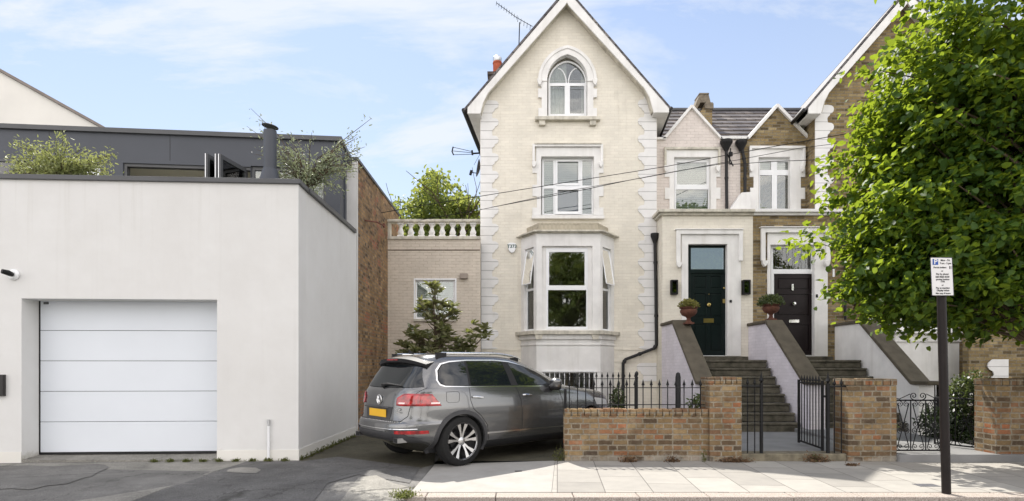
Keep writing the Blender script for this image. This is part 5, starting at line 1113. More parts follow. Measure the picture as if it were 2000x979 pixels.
for s_, x_, y_, h in (('Mon - Fri', 1846.2, 508.7, 3.7), ('9 am - 5 pm', 1846.5, 514.6, 3.4), ('Permit holders', 1835.6, 522.7, 3.2), ('or', 1840, 529.5, 3.2), ('Pay by phone', 1840.5, 535.5, 3.5), ('020 0203 8330', 1840.6, 541.2, 3.4), ('quoting location', 1841, 546, 3.1), ('7770', 1841, 550.5, 3.1), ('or', 1841, 557, 3.2), ('Pay at machine', 1841.5, 562.7, 3.4), ('Display ticket', 1841.7, 567.6, 3.4), ('Max stay 8 hours', 1842, 573.2, 3.2)): st(s_, x_, y_, h)
MB().rect(fs, 1854.3, 520, 1858.3, 525.4, -.0015, -.0002).build('zone_panel', SIGNK, ps_)
u_, z_ = fs.px(1856.3, 522.7); text('J', .04, (u_, 6.5565, z_), SIGNW, ps_, bold=.001)
MB().rect(fs, 1832, 515, 1844, 520, .0125, .075).rect(fs, 1832, 560, 1844, 565, .0125, .075).build('bracket', BLK, ps_)

# ================================================================== CAR
car = thing('parked_car', 'grey estate off-roader parked nose-in on the drive with its rear towards the street', 'car', (-1.352, 9.163, 0.0), R(41.2), local=True)
def carpaint():
    m, nt, b = newmat('grey_metallic_paint', .22, .5, .8)
    L(nt, ramp(nt, noise(nt, 900, 1), [(.3, (.13, .132, .136)), (.7, (.185, .187, .19))]), b.inputs['Base Color']); b.inputs['Coat Weight'].default_value = 1; b.inputs['Coat Roughness'].default_value = .03
    return m
CP = carpaint(); CG = plain('tinted_car_glass', (.010, .013, .015), .03, .02, 1, spec=.7); CDK = plain('black_trim', (.014, .014, .015), .5, .1, 10); CTR = plain('dark_grey_trim', (.05, .05, .053), .45, .1, 10)
TYR = plain('tyre_rubber', (.014, .014, .014), .85, .2, 20, .3, 90); RIM = plain('alloy_rim', (.52, .52, .53), .25, .05, 10, metal=1.0); RIMD = plain('dark_alloy', (.02, .02, .021), .35, .1, 10, metal=.5)
def redmat():
    m, nt, b = newmat('red_lamp', .12, .6); 
    L(nt, ramp(nt, noise(nt, 14, 3), [(.35, (.16, .004, .006)), (.65, (.50, .012, .016))]), b.inputs['Base Color']); b.inputs['Coat Weight'].default_value = 1; return m
RED = redmat(); PLT = plain('yellow_plate', (.80, .46, .03), .45, .04, 6); 
prof = [(.21,-.46,3.50,.80),(.25,-.52,3.60,.87),(.32,-.66,3.75,.915),(.37,-.80,3.79,.928),(.42,-.93,3.81,.94),(.52,-.985,3.83,.950),(.60,-.985,3.83,.955),(.665,-.975,3.83,.958),(.70,-.93,3.82,.958),(.78,-.905,3.80,.960),(.88,-.895,3.76,.958),(.97,-.885,3.68,.950),(1.03,-.875,3.52,.944),(1.08,-.862,3.22,.936),(1.115,-.85,2.90,.928),(1.15,-.83,2.62,.918),(1.19,-.80,2.48,.905),(1.25,-.765,2.34,.880),(1.35,-.70,2.10,.850),(1.45,-.63,1.86,.810),(1.55,-.56,1.62,.765),(1.61,-.50,1.45,.730),(1.65,-.45,1.28,.690),(1.68,-.36,1.08,.62),(1.70,-.20,.88,.50),(1.708,.05,.62,.30)]
pz = np.array([p[0] for p in prof])
def hermite(col):
    y = np.array([p[col] for p in prof]); h = np.diff(pz); d = np.diff(y)/h; m_ = np.zeros(len(y)); m_[0], m_[-1] = d[0], d[-1]
    for i in range(1, len(y)-1):
        if d[i-1]*d[i] > 0: m_[i] = 2*d[i-1]*d[i]/(d[i-1]+d[i])
    def f(z):
        z = min(max(z, pz[0]), pz[-1]); i = min(int(np.searchsorted(pz, z, side='right'))-1, len(h)-1); i = max(i, 0); t = (z-pz[i])/h[i]
        return (2*t**3-3*t**2+1)*y[i]+(t**3-2*t**2+t)*h[i]*m_[i]+(-2*t**3+3*t**2)*y[i+1]+(t**3-t**2)*h[i]*m_[i+1]
    return f
XR, XF, WD = hermite(1), hermite(2), hermite(3)
def expo(z, front): return (4.2 if front else 5.2) if z < 1.2 else (4.0 if front else 4.6)
def cpt(z, a):
    x0_, x1_, w_ = XR(z), XF(z), WD(z); cxx, hx = (x0_+x1_)/2, (x1_-x0_)/2; c_, s_ = math.cos(a), math.sin(a); n = expo(z, c_ > 0)
    n = 4.7+(0.0)  # one exponent keeps the sides continuous
    return (cxx+hx*math.copysign(abs(c_)**(2/n), c_), w_*math.copysign(abs(s_)**(2/n), s_), z)
NP = 4.7
def sidey(x_, z_, o_=0): 
    x0_, x1_, w_ = XR(z_), XF(z_), WD(z_); cxx, hx = (x0_+x1_)/2, (x1_-x0_)/2; k_ = max(0, 1-abs((x_-cxx)/hx)**NP); return -(w_*k_**(1/NP)+o_)
def rearx(y_, z_, o_=0):
    x0_, x1_, w_ = XR(z_), XF(z_), WD(z_); cxx, hx = (x0_+x1_)/2, (x1_-x0_)/2; k_ = max(0, 1-abs(y_/w_)**NP); return cxx-hx*k_**(1/NP)-o_
zs = sorted(set([round(float(v), 4) for v in np.linspace(.21, 1.708, 52)]+[.665, .70]))
NA = 112; bm = bmesh.new(); rings = []
angs = []
for i in range(NA): # even spread over the outline
    angs.append(2*math.pi*i/NA)
def even(z):
    dense = [cpt(z, 2*math.pi*i/720) for i in range(720)]; P_ = np.array(dense); d = np.linalg.norm(np.diff(np.vstack([P_, P_[:1]]), axis=0), axis=1); s_ = np.concatenate([[0], np.cumsum(d)]); tt = np.linspace(0, s_[-1], NA, endpoint=False); P2 = np.vstack([P_, P_[:1]])
    return [(float(np.interp(t, s_, P2[:, 0])), float(np.interp(t, s_, P2[:, 1])), z) for t in tt]
for z in zs: rings.append([bm.verts.new(p) for p in even(z)])
for a, b in zip(rings[:-1], rings[1:]):
    for i in range(NA): bm.faces.new((a[i], a[(i+1) % NA], b[(i+1) % NA], b[i]))
bm.faces.new(list(reversed(rings[0]))); bm.faces.new(rings[-1])
bmesh.ops.recalc_face_normals(bm, faces=bm.faces)
me = bpy.data.meshes.new('body'); bm.to_mesh(me); bm.free(); body_o = bpy.data.objects.new('body', me); C.objects.link(body_o)
cut = MB()
for xw in (0, 2.893):
    for s_ in (-1, 1):
        c = MB(); c.lathe(0, 0, [(.415, 0), (.415, .36)], 40); c.xform(Matrix.Translation((xw, s_*.64 if s_ > 0 else -1.0, .375)) @ Matrix.Rotation(R(-90), 4, 'X')); cut.add(c.v, c.f)
cme = bpy.data.meshes.new('cut'); cme.from_pydata(cut.v, [], cut.f); cb = bmesh.new(); cb.from_mesh(cme); bmesh.ops.recalc_face_normals(cb, faces=cb.faces); cb.to_mesh(cme); cb.free()
co = bpy.data.objects.new('cut', cme); C.objects.link(co); bo = body_o.modifiers.new('b', 'BOOLEAN'); bo.object = co; bo.operation = 'DIFFERENCE'; bo.solver = 'EXACT'
bpy.context.view_layer.update(); nm = bpy.data.meshes.new_from_object(body_o.evaluated_get(bpy.context.evaluated_depsgraph_get())); body_o.modifiers.clear(); body_o.data = nm; bpy.data.objects.remove(co); bpy.data.meshes.remove(cme)
nm.materials.clear(); nm.materials.append(CP); nm.polygons.foreach_set('use_smooth', [True]*len(nm.polygons)); nm.set_sharp_from_angle(angle=R(40)); body_o.parent = car; BASE[body_o.name] = Vector((0, 0, 0))
def spatch(name, mat, top, bot, o_=.004, parent=car, rows=5, mir=True, sub=6, thick=.0):
    """patch on the flank between two (x,z) polylines"""
    def dens(pl):
        out = []
        for a, b in zip(pl[:-1], pl[1:]):
            for i in range(sub): out.append((a[0]+(b[0]-a[0])*i/sub, a[1]+(b[1]-a[1])*i/sub))
        return out+[pl[-1]]
    T_, B_ = dens(top), dens(bot)
    for sgn in ((1, -1) if mir else (1,)):
        v = []; m = MB()
        for j in range(rows+1):
            for a, b in zip(T_, B_):
                x_, z_ = b[0]+(a[0]-b[0])*j/rows, b[1]+(a[1]-b[1])*j/rows; v.append((x_, sidey(x_, z_, o_)*sgn, z_))
        n = len(T_); m.add(v, [(j*n+i, j*n+i+1, (j+1)*n+i+1, (j+1)*n+i) for j in range(rows) for i in range(n-1)])
        o = m.build(name, mat, parent); o.data.polygons.foreach_set('use_smooth', [True]*len(o.data.polygons)); 
    if thick: s_ = o.modifiers.new('s', 'SOLIDIFY'); s_.thickness = thick; s_.offset = 0
    return o
def rpatch(name, mat, top, bot, o_=.004, parent=car, rows=5, sub=6):
    def dens(pl):
        out = []
        for a, b in zip(pl[:-1], pl[1:]):
            for i in range(sub): out.append((a[0]+(b[0]-a[0])*i/sub, a[1]+(b[1]-a[1])*i/sub))
        return out+[pl[-1]]
    T_, B_ = dens(top), dens(bot); v = []
    for j in range(rows+1):
        for a, b in zip(T_, B_):
            y_, z_ = b[0]+(a[0]-b[0])*j/rows, b[1]+(a[1]-b[1])*j/rows; v.append((rearx(y_, z_, o_), y_, z_))
    n = len(T_); m = MB().add(v, [(j*n+i, j*n+i+1, (j+1)*n+i+1, (j+1)*n+i) for j in range(rows) for i in range(n-1)])
    o = m.build(name, mat, parent); o.data.polygons.foreach_set('use_smooth', [True]*len(o.data.polygons)); return o
# side glass: quarter light, rear door, front door; bright surround behind
Zt = lambda x_: 1.595-.055*max(0, (x_-.75))**1.6*1.25-.03*max(0, .1-x_)*2
spatch('window_trim', CHR, [(-.37,1.45),(-.28,1.545),(-.12,1.582),(.2,1.606),(.75,1.61),(1.05,1.59),(1.35,1.53),(1.65,1.43),(1.9,1.31),(2.06,1.195)], [(-.395,1.30),(-.36,1.225),(-.28,1.200),(.2,1.185),(.75,1.178),(1.05,1.174),(1.35,1.168),(1.65,1.164),(1.9,1.16),(2.06,1.155)], .003)
spatch('pillar_trim', CDK, [(-.345,1.44),(-.265,1.53),(-.12,1.565),(.2,1.59),(.75,1.594),(1.05,1.574),(1.35,1.514),(1.65,1.414),(1.88,1.30),(2.02,1.205)], [(-.37,1.30),(-.34,1.24),(-.27,1.215),(.2,1.20),(.75,1.193),(1.05,1.189),(1.35,1.183),(1.65,1.179),(1.88,1.175),(2.02,1.17)], .006)
for tp, bt in (([(-.33,1.44),(-.255,1.52),(-.11,1.555),(.145,1.575)], [(-.355,1.30),(-.325,1.25),(-.26,1.225),(.135,1.212)]),
               ([(.19,1.58),(.6,1.585),(.90,1.575)], [(.18,1.21),(.6,1.204),(.985,1.20)]),
               ([(1.03,1.56),(1.3,1.515),(1.6,1.42),(1.84,1.30),(1.95,1.225)], [(1.13,1.198),(1.3,1.194),(1.6,1.19),(1.84,1.186),(1.95,1.184)])):
    spatch('side_window', CG, tp, bt, .009)
# rear glass, spoiler, third brake light
rpatch('rear_window', CG, [(.62,1.505),(0,1.53),(-.62,1.505)], [(.78,1.20),(0,1.185),(-.78,1.20)], .012, rows=14, sub=12)
m = MB(); n = 20; v = []
for i in range(n+1):
    y_ = -.70+1.40*i/n; e = abs(y_/.70)**3; zt_ = 1.672-.075*e-.02*(y_/.7)**2; xx = -.665+.16*e
    v += [(-.30, y_*.97, zt_+.004), (xx, y_, zt_-.045), (xx+.012, y_, zt_-.105+.02*e), (-.50+.05*e, y_*.97, zt_-.115)]
f = []
for i in range(n):
    for k_ in range(4): a = i*4+k_; b = i*4+(k_+1) % 4; f.append((a, b, b+4, a+4))
f += [(0,1,2,3), tuple(n*4+k_ for k_ in (3,2,1,0))]; sp_ = m.add(v, f).build('spoiler', CDK, car, smooth=True)
m = MB(); m.box(-.672, -.655, -.16, .16, 1.595, 1.612); m.build('brake_light', RED, car)
# wiper
m = MB(); m.tube([(rearx(0, 1.215, .03), 0.02, 1.215), (rearx(-.1, 1.235, .035), -.10, 1.235), (rearx(-.5, 1.215, .03), -.50, 1.215)], [.028, .02, .008], 8); m.lathe(rearx(0, 1.2, .01), .02, [(.04, 1.19), (.04, 1.24)], 10); m.build('rear_wiper', CDK, car)
# tail lamps: on the tailgate and wrapping the corner
def lamp(sg):
    lo, hi = .925, 1.105; m = MB(); v = []; n = 34; rows = 6
    for i in range(n+1):
        t = i/n
        for j in range(rows+1):
            s_ = j/rows; z0_ = lo+.0*t+.02*max(0, .25-t); z1_ = hi-.07*max(0, 1-t/.22)-.045*max(0, (t-.55)/.45)**1.4; z_ = z0_+(z1_-z0_)*s_
            ap = .50+.52*t; x0_, x1_, w_ = XR(z_), XF(z_), WD(z_)
            # march along outline by arc: y up to the corner then x forward
            yv = ap
            if yv <= .84: p = (rearx(yv, z_, .014), -yv, z_)
            else:
                e = (yv-.84)/.18; a_ = math.asin(min(1, (.84/w_)**(NP/2))); aend = math.pi-0; th = a_+e*(math.pi/2-a_)*.0
                xs_ = rearx(.84, z_, 0); xx = xs_+e*(.17-.14*s_); p = (xx, sidey(xx, z_, .014), z_)
            v.append((p[0], p[1]*sg if True else 0, p[2]))
    m.add(v, [(i*(rows+1)+j, (i+1)*(rows+1)+j, (i+1)*(rows+1)+j+1, i*(rows+1)+j+1) for i in range(n) for j in range(rows)])
    o = m.build('tail_light', RED, car); o.data.polygons.foreach_set('use_smooth', [True]*len(o.data.polygons)); s_ = o.modifiers.new('s', 'SOLIDIFY'); s_.thickness = .02; s_.offset = 0
    # clear band
    m = MB(); v = []; n2 = 30
    for i in range(n2+1):
        yv = .55+.45*i/n2
        for z_ in (.955, .978):
            if yv <= .84: p = (rearx(yv, z_, .026), -yv, z_)
            else: e = (yv-.84)/.18; xx = rearx(.84, z_, 0)+e*.145; p = (xx, sidey(xx, z_, .026), z_)
            v.append((p[0], p[1]*sg, p[2]))
    m.add(v, [(2*i, 2*i+2, 2*i+3, 2*i+1) for i in range(n2)]); b = m.build('reversing_light', plain('clear_lamp', (.85, .70, .68), .1, .05, 10), o); b.data.polygons.foreach_set('use_smooth', [True]*len(b.data.polygons))
for sg in (1, -1): lamp(sg)
# tailgate shut line, plate recess, plate, emblem, lettering
def rline(name, pts, r=.004, mat=CDK, o_=.0015, flank=False):
    out = []
    for a, b in zip(pts[:-1], pts[1:]):
        for i in range(10): out.append((a[0]+(b[0]-a[0])*i/10, a[1]+(b[1]-a[1])*i/10))
    out.append(pts[-1]); m = MB()
    if flank:
        m.tube([(x_, sidey(x_, z_, o_), z_) for x_, z_ in out], r, 5); m.build(name, mat, car); m = MB(); m.tube([(x_, -sidey(x_, z_, o_), z_) for x_, z_ in out], r, 5)
    else: m.tube([(rearx(y_, z_, o_), y_, z_) for y_, z_ in out], r, 5)
    return m.build(name, mat, car)
rline('tailgate_gap', [(-.80,1.19),(-.735,1.10),(-.70,.92),(-.68,.78),(-.60,.705),(.60,.705),(.68,.78),(.70,.92),(.735,1.10),(.80,1.19)])
rpatch('plate_recess', CTR, [(.40,.905),(-.40,.905)], [(.36,.715),(-.36,.715)], .003)
m = MB(); xp = rearx(.0, .80, .012); m.box(xp-.008, xp, -.26, .26, .745, .860); pl_ = m.build('number_plate', PLT, car, bev=.003)
m = MB(); m.tube([(xp-.02, -.36, .893), (xp-.02, .36, .893)], .008, 6); m.build('tailgate_handle', CTR, car)
xe = rearx(0, 1.0, .012); m = MB(); m.tube([(xe, .07*math.cos(a), 1.0+.07*math.sin(a)) for a in [2*math.pi*i/24 for i in range(25)]], .008, 6)
for pts in ([(-.045, .045), (-.018, -.058)], [(-.018, -.058), (0, -.005)], [(0, -.005), (.018, -.058)], [(.018, -.058), (.045, .045)], [(-.028, .06), (0, .008)], [(0, .008), (.028, .06)]): m.tube([(xe, -a, 1.0+b) for a, b in pts], .007, 5)
m.build('emblem', CHR, car)
tx = text('V6 TDI', .055, (rearx(-.50, .875, .004), -.50, .872), CHR, car, rot=(R(90), 0, R(-90)), bold=.001)
tx = text('BlueMotion', .034, (rearx(-.52, .83, .004), -.52, .832), CHR, car, rot=(R(90), 0, R(-90)), bold=.001)
# bumper: sill guard, chrome line, reflectors, exhausts, dark lower part
m = MB(); v = []; n = 30
for i in range(n+1):
    y_ = -.60+1.2*i/n; v += [(rearx(y_, .685, .004), y_, .688), (rearx(y_, .665, -.05)+.02, y_, .712)]
m = MB()
for i in range(28): y_ = -.62+.045*i; m.box(rearx(y_, .67, -.02), rearx(y_, .67, -.065), y_, y_+.02, .688, .700)
m.build('sill_guard', CHR, car)
rpatch('bumper_lower', CTR, [(.84,.565),(.5,.545),(0,.54),(-.42,.545),(-.52,.60)], [(.78,.43),(.5,.40),(0,.40),(-.42,.41),(-.82,.45)], .008)
m = rline('bumper_strip', [(.86,.60),(.55,.585),(0,.58),(-.45,.588),(-.80,.597)], .009, CHR, .0)
for sg in (-1, 1):
    m = MB(); v = []
    for i in range(17):
        yv = .56+.30*i/16
        for z_ in (.525, .572): v.append((rearx(yv, z_, .014), sg*yv, z_))
    m.add(v, [(2*i, 2*i+2, 2*i+3, 2*i+1) for i in range(16)]); m.build('reflector', RED, car)
    m = MB(); m.tube([(-.80, sg*.60, .435), (-.955, sg*.60, .435)], .048, 4); m.xform(Matrix.Translation((0, sg*-.48, 0)) @ Matrix.Diagonal((1, 1.8, 1, 1))); o = m.build('exhaust_tip', plain('dull_chrome', (.3, .3, .3), .35, .1, 5, metal=1.0), car); m = MB(); m.tube([(-.9555, sg*.60, .435), (-.957, sg*.60, .435)], .043, 4); m.xform(Matrix.Translation((0, sg*-.48, 0)) @ Matrix.Diagonal((1, 1.8, 1, 1))); m.build('exhaust_hole', CDK, o)
# flank: sill, chrome strip, arches, shut lines, handles, flap
spatch('sill_trim', CDK, [(.44,.345),(1.4,.35),(2.46,.35)], [(.44,.235),(1.4,.235),(2.46,.235)], .006)
spatch('door_strip', CHR, [(.46,.485),(1.4,.478),(2.46,.470)], [(.46,.455),(1.4,.452),(2.46,.448)], .010, rows=2)
for xw in (0, 2.893):
    for sg in (1, -1):
        m = MB(); v = []; n = 40
        for i in range(n+1):
            a = R(-22)+R(224)*i/n
            for r_, oo in ((.413, -.02), (.413, .014), (.470, .010), (.476, -.002)):
                x_, z_ = xw+r_*math.cos(a), .375+r_*math.sin(a); v.append((x_, sidey(x_, max(z_, .25), oo)*sg, z_))
        m.add(v, [(i*4+k_, i*4+k_+1, (i+1)*4+k_+1, (i+1)*4+k_) for i in range(n) for k_ in range(3)])
        m.build('wheel_arch', CTR, car, smooth=True)
rline('door_gap', [(.135,1.185),(.14,1.0),(.19,.86),(.34,.74),(.455,.60),(.49,.42),(.50,.36)], .0035, flank=True)
rline('door_gap', [(1.08,1.175),(1.16,.95),(1.19,.70),(1.19,.37)], .0035, flank=True); rline('door_gap', [(2.05,1.15),(2.14,.9),(2.16,.6),(2.10,.37)], .0035, flank=True)
rline('fuel_flap_gap', [(-.27,1.12),(-.08,1.13),(-.05,1.10),(-.06,.99),(-.09,.965),(-.24,.965),(-.27,.99),(-.27,1.12)], .0025, flank=True)
rline('shoulder_crease', [(-.30,1.135),(.6,1.12),(1.6,1.105),(2.6,1.07)], .003, CP, .0, flank=True)
for xh in (.28, 1.30):
    for sg in (1, -1):
        m = MB(); m.tube([(xh-.10, sidey(xh, 1.03, .008)*sg, 1.035), (xh-.07, sidey(xh, 1.03, .035)*sg, 1.038), (xh+.07, sidey(xh, 1.03, .035)*sg, 1.028), (xh+.10, sidey(xh, 1.03, .008)*sg, 1.025)], [.014, .017, .017, .012], 8)
        m.build('door_handle', CHR, car, smooth=True)
# mirrors
for sg in (-1, 1):
    m = MB(); m.lathe(0, 0, [(.02, -.09), (.09, -.08), (.115, -.02), (.11, .05), (.07, .085), (.01, .095)], 16); m.xform(Matrix.Translation((1.90, sg*1.02, 1.215)) @ Matrix.Diagonal((.85, 1.05, .95, 1))); o = m.build('door_mirror', CP, car, smooth=True)
    m = MB(); m.tube([(1.90, sg*.90, 1.15), (1.90, sg*1.0, 1.14)], .045, 8); m.lathe(1.90, sg*1.02, [(.07, 1.10), (.095, 1.125), (.10, 1.15)], 14); m.build('mirror_base', CDK, o)
# roof rails
for sg in (-1, 1):
    m = MB(); pts = []
    for i in range(17):
        t = i/16; x_ = -.30+1.72*t; z_ = 1.716-.012*(1-t)-.075*(max(0, t-.62)/.38)**1.6-.035*(t < .06)-.02*(t > .97); pts.append((x_, sg*(.66-.02*t), z_))
    m.tube(pts, [.008]+[.017]*15+[.008], 8); o = m.build('roof_rail', CHR, car, smooth=True)
    m = MB(); m.box(-.30, -.12, sg*.655-.02, sg*.655+.02, 1.60, 1.71); m.box(1.20, 1.36, sg*.64-.02, sg*.64+.02, 1.56, 1.645); m.build('rail_foot', CDK, o)
m = MB(); m.add([(-.28, .02, 1.69), (-.38, .0, 1.70), (-.28, -.02, 1.69), (-.38, 0, 1.78), (-.30, 0, 1.70)], [(0,1,3), (2,3,1), (0,3,4), (2,4,3), (0,4,2,1)]); m.build('shark_fin', CDK, car)
# wheels
def wheel(x_, sg, steer=0):
    q = MB(); Rw = .375
    q.lathe(0, 0, [(.265, -.12), (.33, -.128), (.362, -.11), (Rw, -.07), (Rw, .07), (.362, .11), (.33, .128), (.265, .12)], 56, cap=False)
    q.add([], []); M_ = Matrix.Translation((x_, sg*.815, Rw)) @ Matrix.Rotation(R(-90*sg), 4, 'X')   # local +z -> outward
    q.xform(M_); ty = q.build('wheel', TYR, car, smooth=True)
    r_ = MB(); r_.lathe(0, 0, [(.266, .118), (.278, .122), (.282, .115), (.268, .10), (.262, .03), (.262, -.11)], 56, cap=False)
    # ten slim spokes in five pairs
    for k_ in range(5):
        for d_ in (-1, 1):
            a0 = 2*math.pi*k_/5+R(90); 
            def pp(r, a, z): return (r*math.cos(a), r*math.sin(a), z)
            ai, ao = a0+d_*R(8), a0+d_*R(14.5); wi, wo = .017, .030
            v = []
            for r, a, w_, z in ((.05, ai*1, wi, .085), (.15, (ai+ao)/2, wi*.9, .098), (.265, ao, wo, .112)):
                e = w_/r; v += [pp(r, a-e, z), pp(r, a+e, z), pp(r, a+e, z-.035), pp(r, a-e, z-.035)]
            f = []
            for s_ in range(2):
                for k2 in range(4): a = s_*4+k2; b = s_*4+(k2+1) % 4; f.append((a, b, b+4, a+4))
            f += [(3,2,1,0), (8,9,10,11)]; r_.add(v, f)
    r_.lathe(0, 0, [(.062, .05), (.062, .088), (.03, .096), (.001, .097)], 20); r_.xform(M_); r_.build('rim', RIM, ty, smooth=True)
    r_ = MB(); r_.lathe(0, 0, [(.262, -.02), (.262, .0), (.001, .005)], 30, cap=False); r_.lathe(0, 0, [(.17, .005), (.17, .03), (.001, .03)], 30, cap=False); r_.xform(M_); r_.build('brake_disc', RIMD, ty)
for x_ in (0, 2.893):
    for sg in (-1, 1): wheel(x_, sg)
m = MB(); m.box(-.42, 3.45, -.72, .72, .22, .30); m.build('underbody', CDK, car)
spatch('front_side_light', plain('clear_front_lamp', (.5, .5, .5), .1), [(3.0,.93),(3.3,.90),(3.5,.86)], [(3.1,.78),(3.3,.77),(3.5,.76)], .006)

# ================================================================== TREES AND PLANTS
def branches(m, p, d, ln, r, depth, tips, spread=.5, grav=0.0, kids=3, seg=4, rng=random):
    pts = [Vector(p)]; dd = Vector(d).normalized(); rs = [r]
    for i in range(seg):
        dd = (dd+Vector((rng.gauss(0, .12), rng.gauss(0, .12), rng.gauss(0, .08)+grav))).normalized(); pts.append(pts[-1]+dd*ln/seg); rs.append(r*(1-.45*(i+1)/seg))
    m.tube(pts, rs, 6 if depth > 1 else 4)
    if depth == 0: tips.append((pts[-1].copy(), dd.copy())); return
    for k_ in range(kids):
        ax = Vector((rng.gauss(0, 1), rng.gauss(0, 1), rng.gauss(0, .6))); nd = (dd+ax.normalized()*spread).normalized(); s_ = rng.randint(max(1, seg-2), seg)
        branches(m, pts[s_], nd, ln*rng.uniform(.55, .8), rs[s_]*.75, depth-1, tips, spread, grav, kids, seg, rng)
# --- lime tree on the right
lt = thing('lime_tree', 'large leafy lime tree whose bright crown covers the right of the picture', 'tree', (8.0, 8.15, 0))
rg = random.Random(11); tr = MB(); tr.tube([(8.0,8.15,-.05),(7.98,8.2,.15),(8.0,8.2,1.2),(8.05,8.25,2.4),(8.15,8.3,3.6),(8.3,8.35,5.2),(8.4,8.4,7.2)], [.26,.20,.17,.16,.14,.10,.04], 12)
ELL = [((8.25, 9.0, 4.15), (3.25, 1.75, 2.30)), ((8.65, 9.0, 6.3), (2.95, 1.7, 2.7)), ((7.15, 8.8, 3.7), (1.95, 1.3, 1.45)), ((9.0, 8.8, 3.4), (2.2, 1.6, 1.5)), ((7.3, 9.0, 5.6), (1.55, 1.2, 1.7)), ((6.9, 8.9, 3.0), (1.5, 1.1, .9))]
def inside(p, k_=1.0): return any(sum(((p[i]-c[i])/(r[i]*k_))**2 for i in range(3)) < 1 for c, r in ELL)
cl = []; 
while len(cl) < 1300:
    c, r = rg.choice([ELL[0], ELL[0], ELL[0], ELL[1], ELL[1], ELL[2], ELL[3], ELL[4], ELL[5]]); v = Vector((rg.gauss(0, 1), rg.gauss(0, 1), rg.gauss(0, 1))).normalized()*(rg.random()**.28)*rg.uniform(.80, 1.06)
    p = Vector((c[0]+v.x*r[0], c[1]+v.y*r[1], c[2]+v.z*r[2]))
    if p.z < 1.9: continue
    cl.append(p)
for p in cl[::4]:
    z0_ = max(1.6, min(6.5, p.z-1.2-rg.random())); a = Vector((8.02+.06*z0_/2, 8.2+.03*z0_, z0_)); mid = a.lerp(p, .5)+Vector((rg.gauss(0, .12), rg.gauss(0, .12), .25)); tr.tube([a, a.lerp(mid, .5)+Vector((0, 0, .1)), mid, p], [.035, .028, .018, .006], 5)
tr.build('trunk', BARK, lt, smooth=True)
data = []
for p in cl:
    out = Vector((p.x-8.2, (p.y-8.8)*1.3, (p.z-4.2)*.45+.2)); out.normalize(); n = rg.randint(46, 78)
    d = Vector((out.x+rg.gauss(0, .35), out.y+rg.gauss(0, .35), rg.gauss(-.05, .3))).normalized()
    ln = rg.uniform(.45, .85); t = np.random.rand(n)**.8
    base = np.array(p)-np.array(d)*ln*.5
    pos = base+np.outer(t*ln, np.array(d))+rnd(n)*np.array([.13, .13, .085])+np.outer(-t**2*.10, [0, 0, 1])
    nr = unit(np.array([-.15, .25, 1.0])+rnd(n)*.42+np.array(out)*.25); tp = unit(np.array(d)*.5+rnd(n)*.7+np.array([0, 0, -.35]))
    data.append(leaf_mesh(pos, nr, tp, np.random.uniform(.06, .135, n), .95, .35))
build_leaves('crown', LF_T, lt, data)
# --- tree behind the terrace
def round_tree(name, label, loc, h, cr, leaf, ncl, nl, ls, group=None, parent_label=None, seed=5):
    q = thing(name, label, 'tree', loc, group=group); rg = random.Random(seed); tr = MB(); X0, Y0, Z0 = loc; tips = []
    tr.tube([(X0, Y0, Z0), (X0+.1, Y0, Z0+h*.3), (X0, Y0+.1, Z0+h*.5)], [.28, .22, .16], 10)
    for k_ in range(8):
        a = 2*math.pi*k_/8; branches(tr, (X0, Y0+.05, Z0+h*(.3+.03*k_)), (math.cos(a)*.8, math.sin(a)*.8, .9), h*.27, .10, 2, tips, .6, .02, 3, 4, rg)
    tr.build('trunk', BARK, q); data = []
    for i in range(ncl):
        v = Vector((rg.gauss(0, 1), rg.gauss(0, 1), rg.gauss(0, 1))).normalized()*(.35+.65*rg.random()**.5); lump = 1+.22*math.sin(v.x*7+seed)*math.cos(v.z*6+seed)
        p = np.array([X0+v.x*cr[0]*lump, Y0+v.y*cr[1]*lump, Z0+h-cr[2]+v.z*cr[2]*lump]); n = nl
        pos = p+rnd(n)*np.array([.22, .22, .16])*(cr[0]/3); nr = unit(np.array([0, 0, .8])+rnd(n)*.7); data.append(leaf_mesh(pos, nr, unit(rnd(n)+np.array([0, 0, -.4])), np.random.uniform(ls*.7, ls*1.3, n), .6))
    build_leaves('crown', leaf, q, data); return q
bt = round_tree('garden_tree', 'yellow-green leafy tree standing behind the balustraded terrace', (-3.1, 25, 0), 9.8, (2.65, 2.4, 2.9), LF_B, 520, 34, .19)
# trees across the street, behind the viewer: they are what the windows and the car reflect
for i, (x_, y_, s_) in enumerate(((4.6, -14, 1.0), (13.5, -16, .95), (-9, -18, .8))):
    dup(bt, (x_, y_, 0), rotz=i*1.3, label='leafy street tree standing across the road behind the viewpoint', group='trees across the road', scale=(s_*1.25, s_*1.25, s_*1.1))
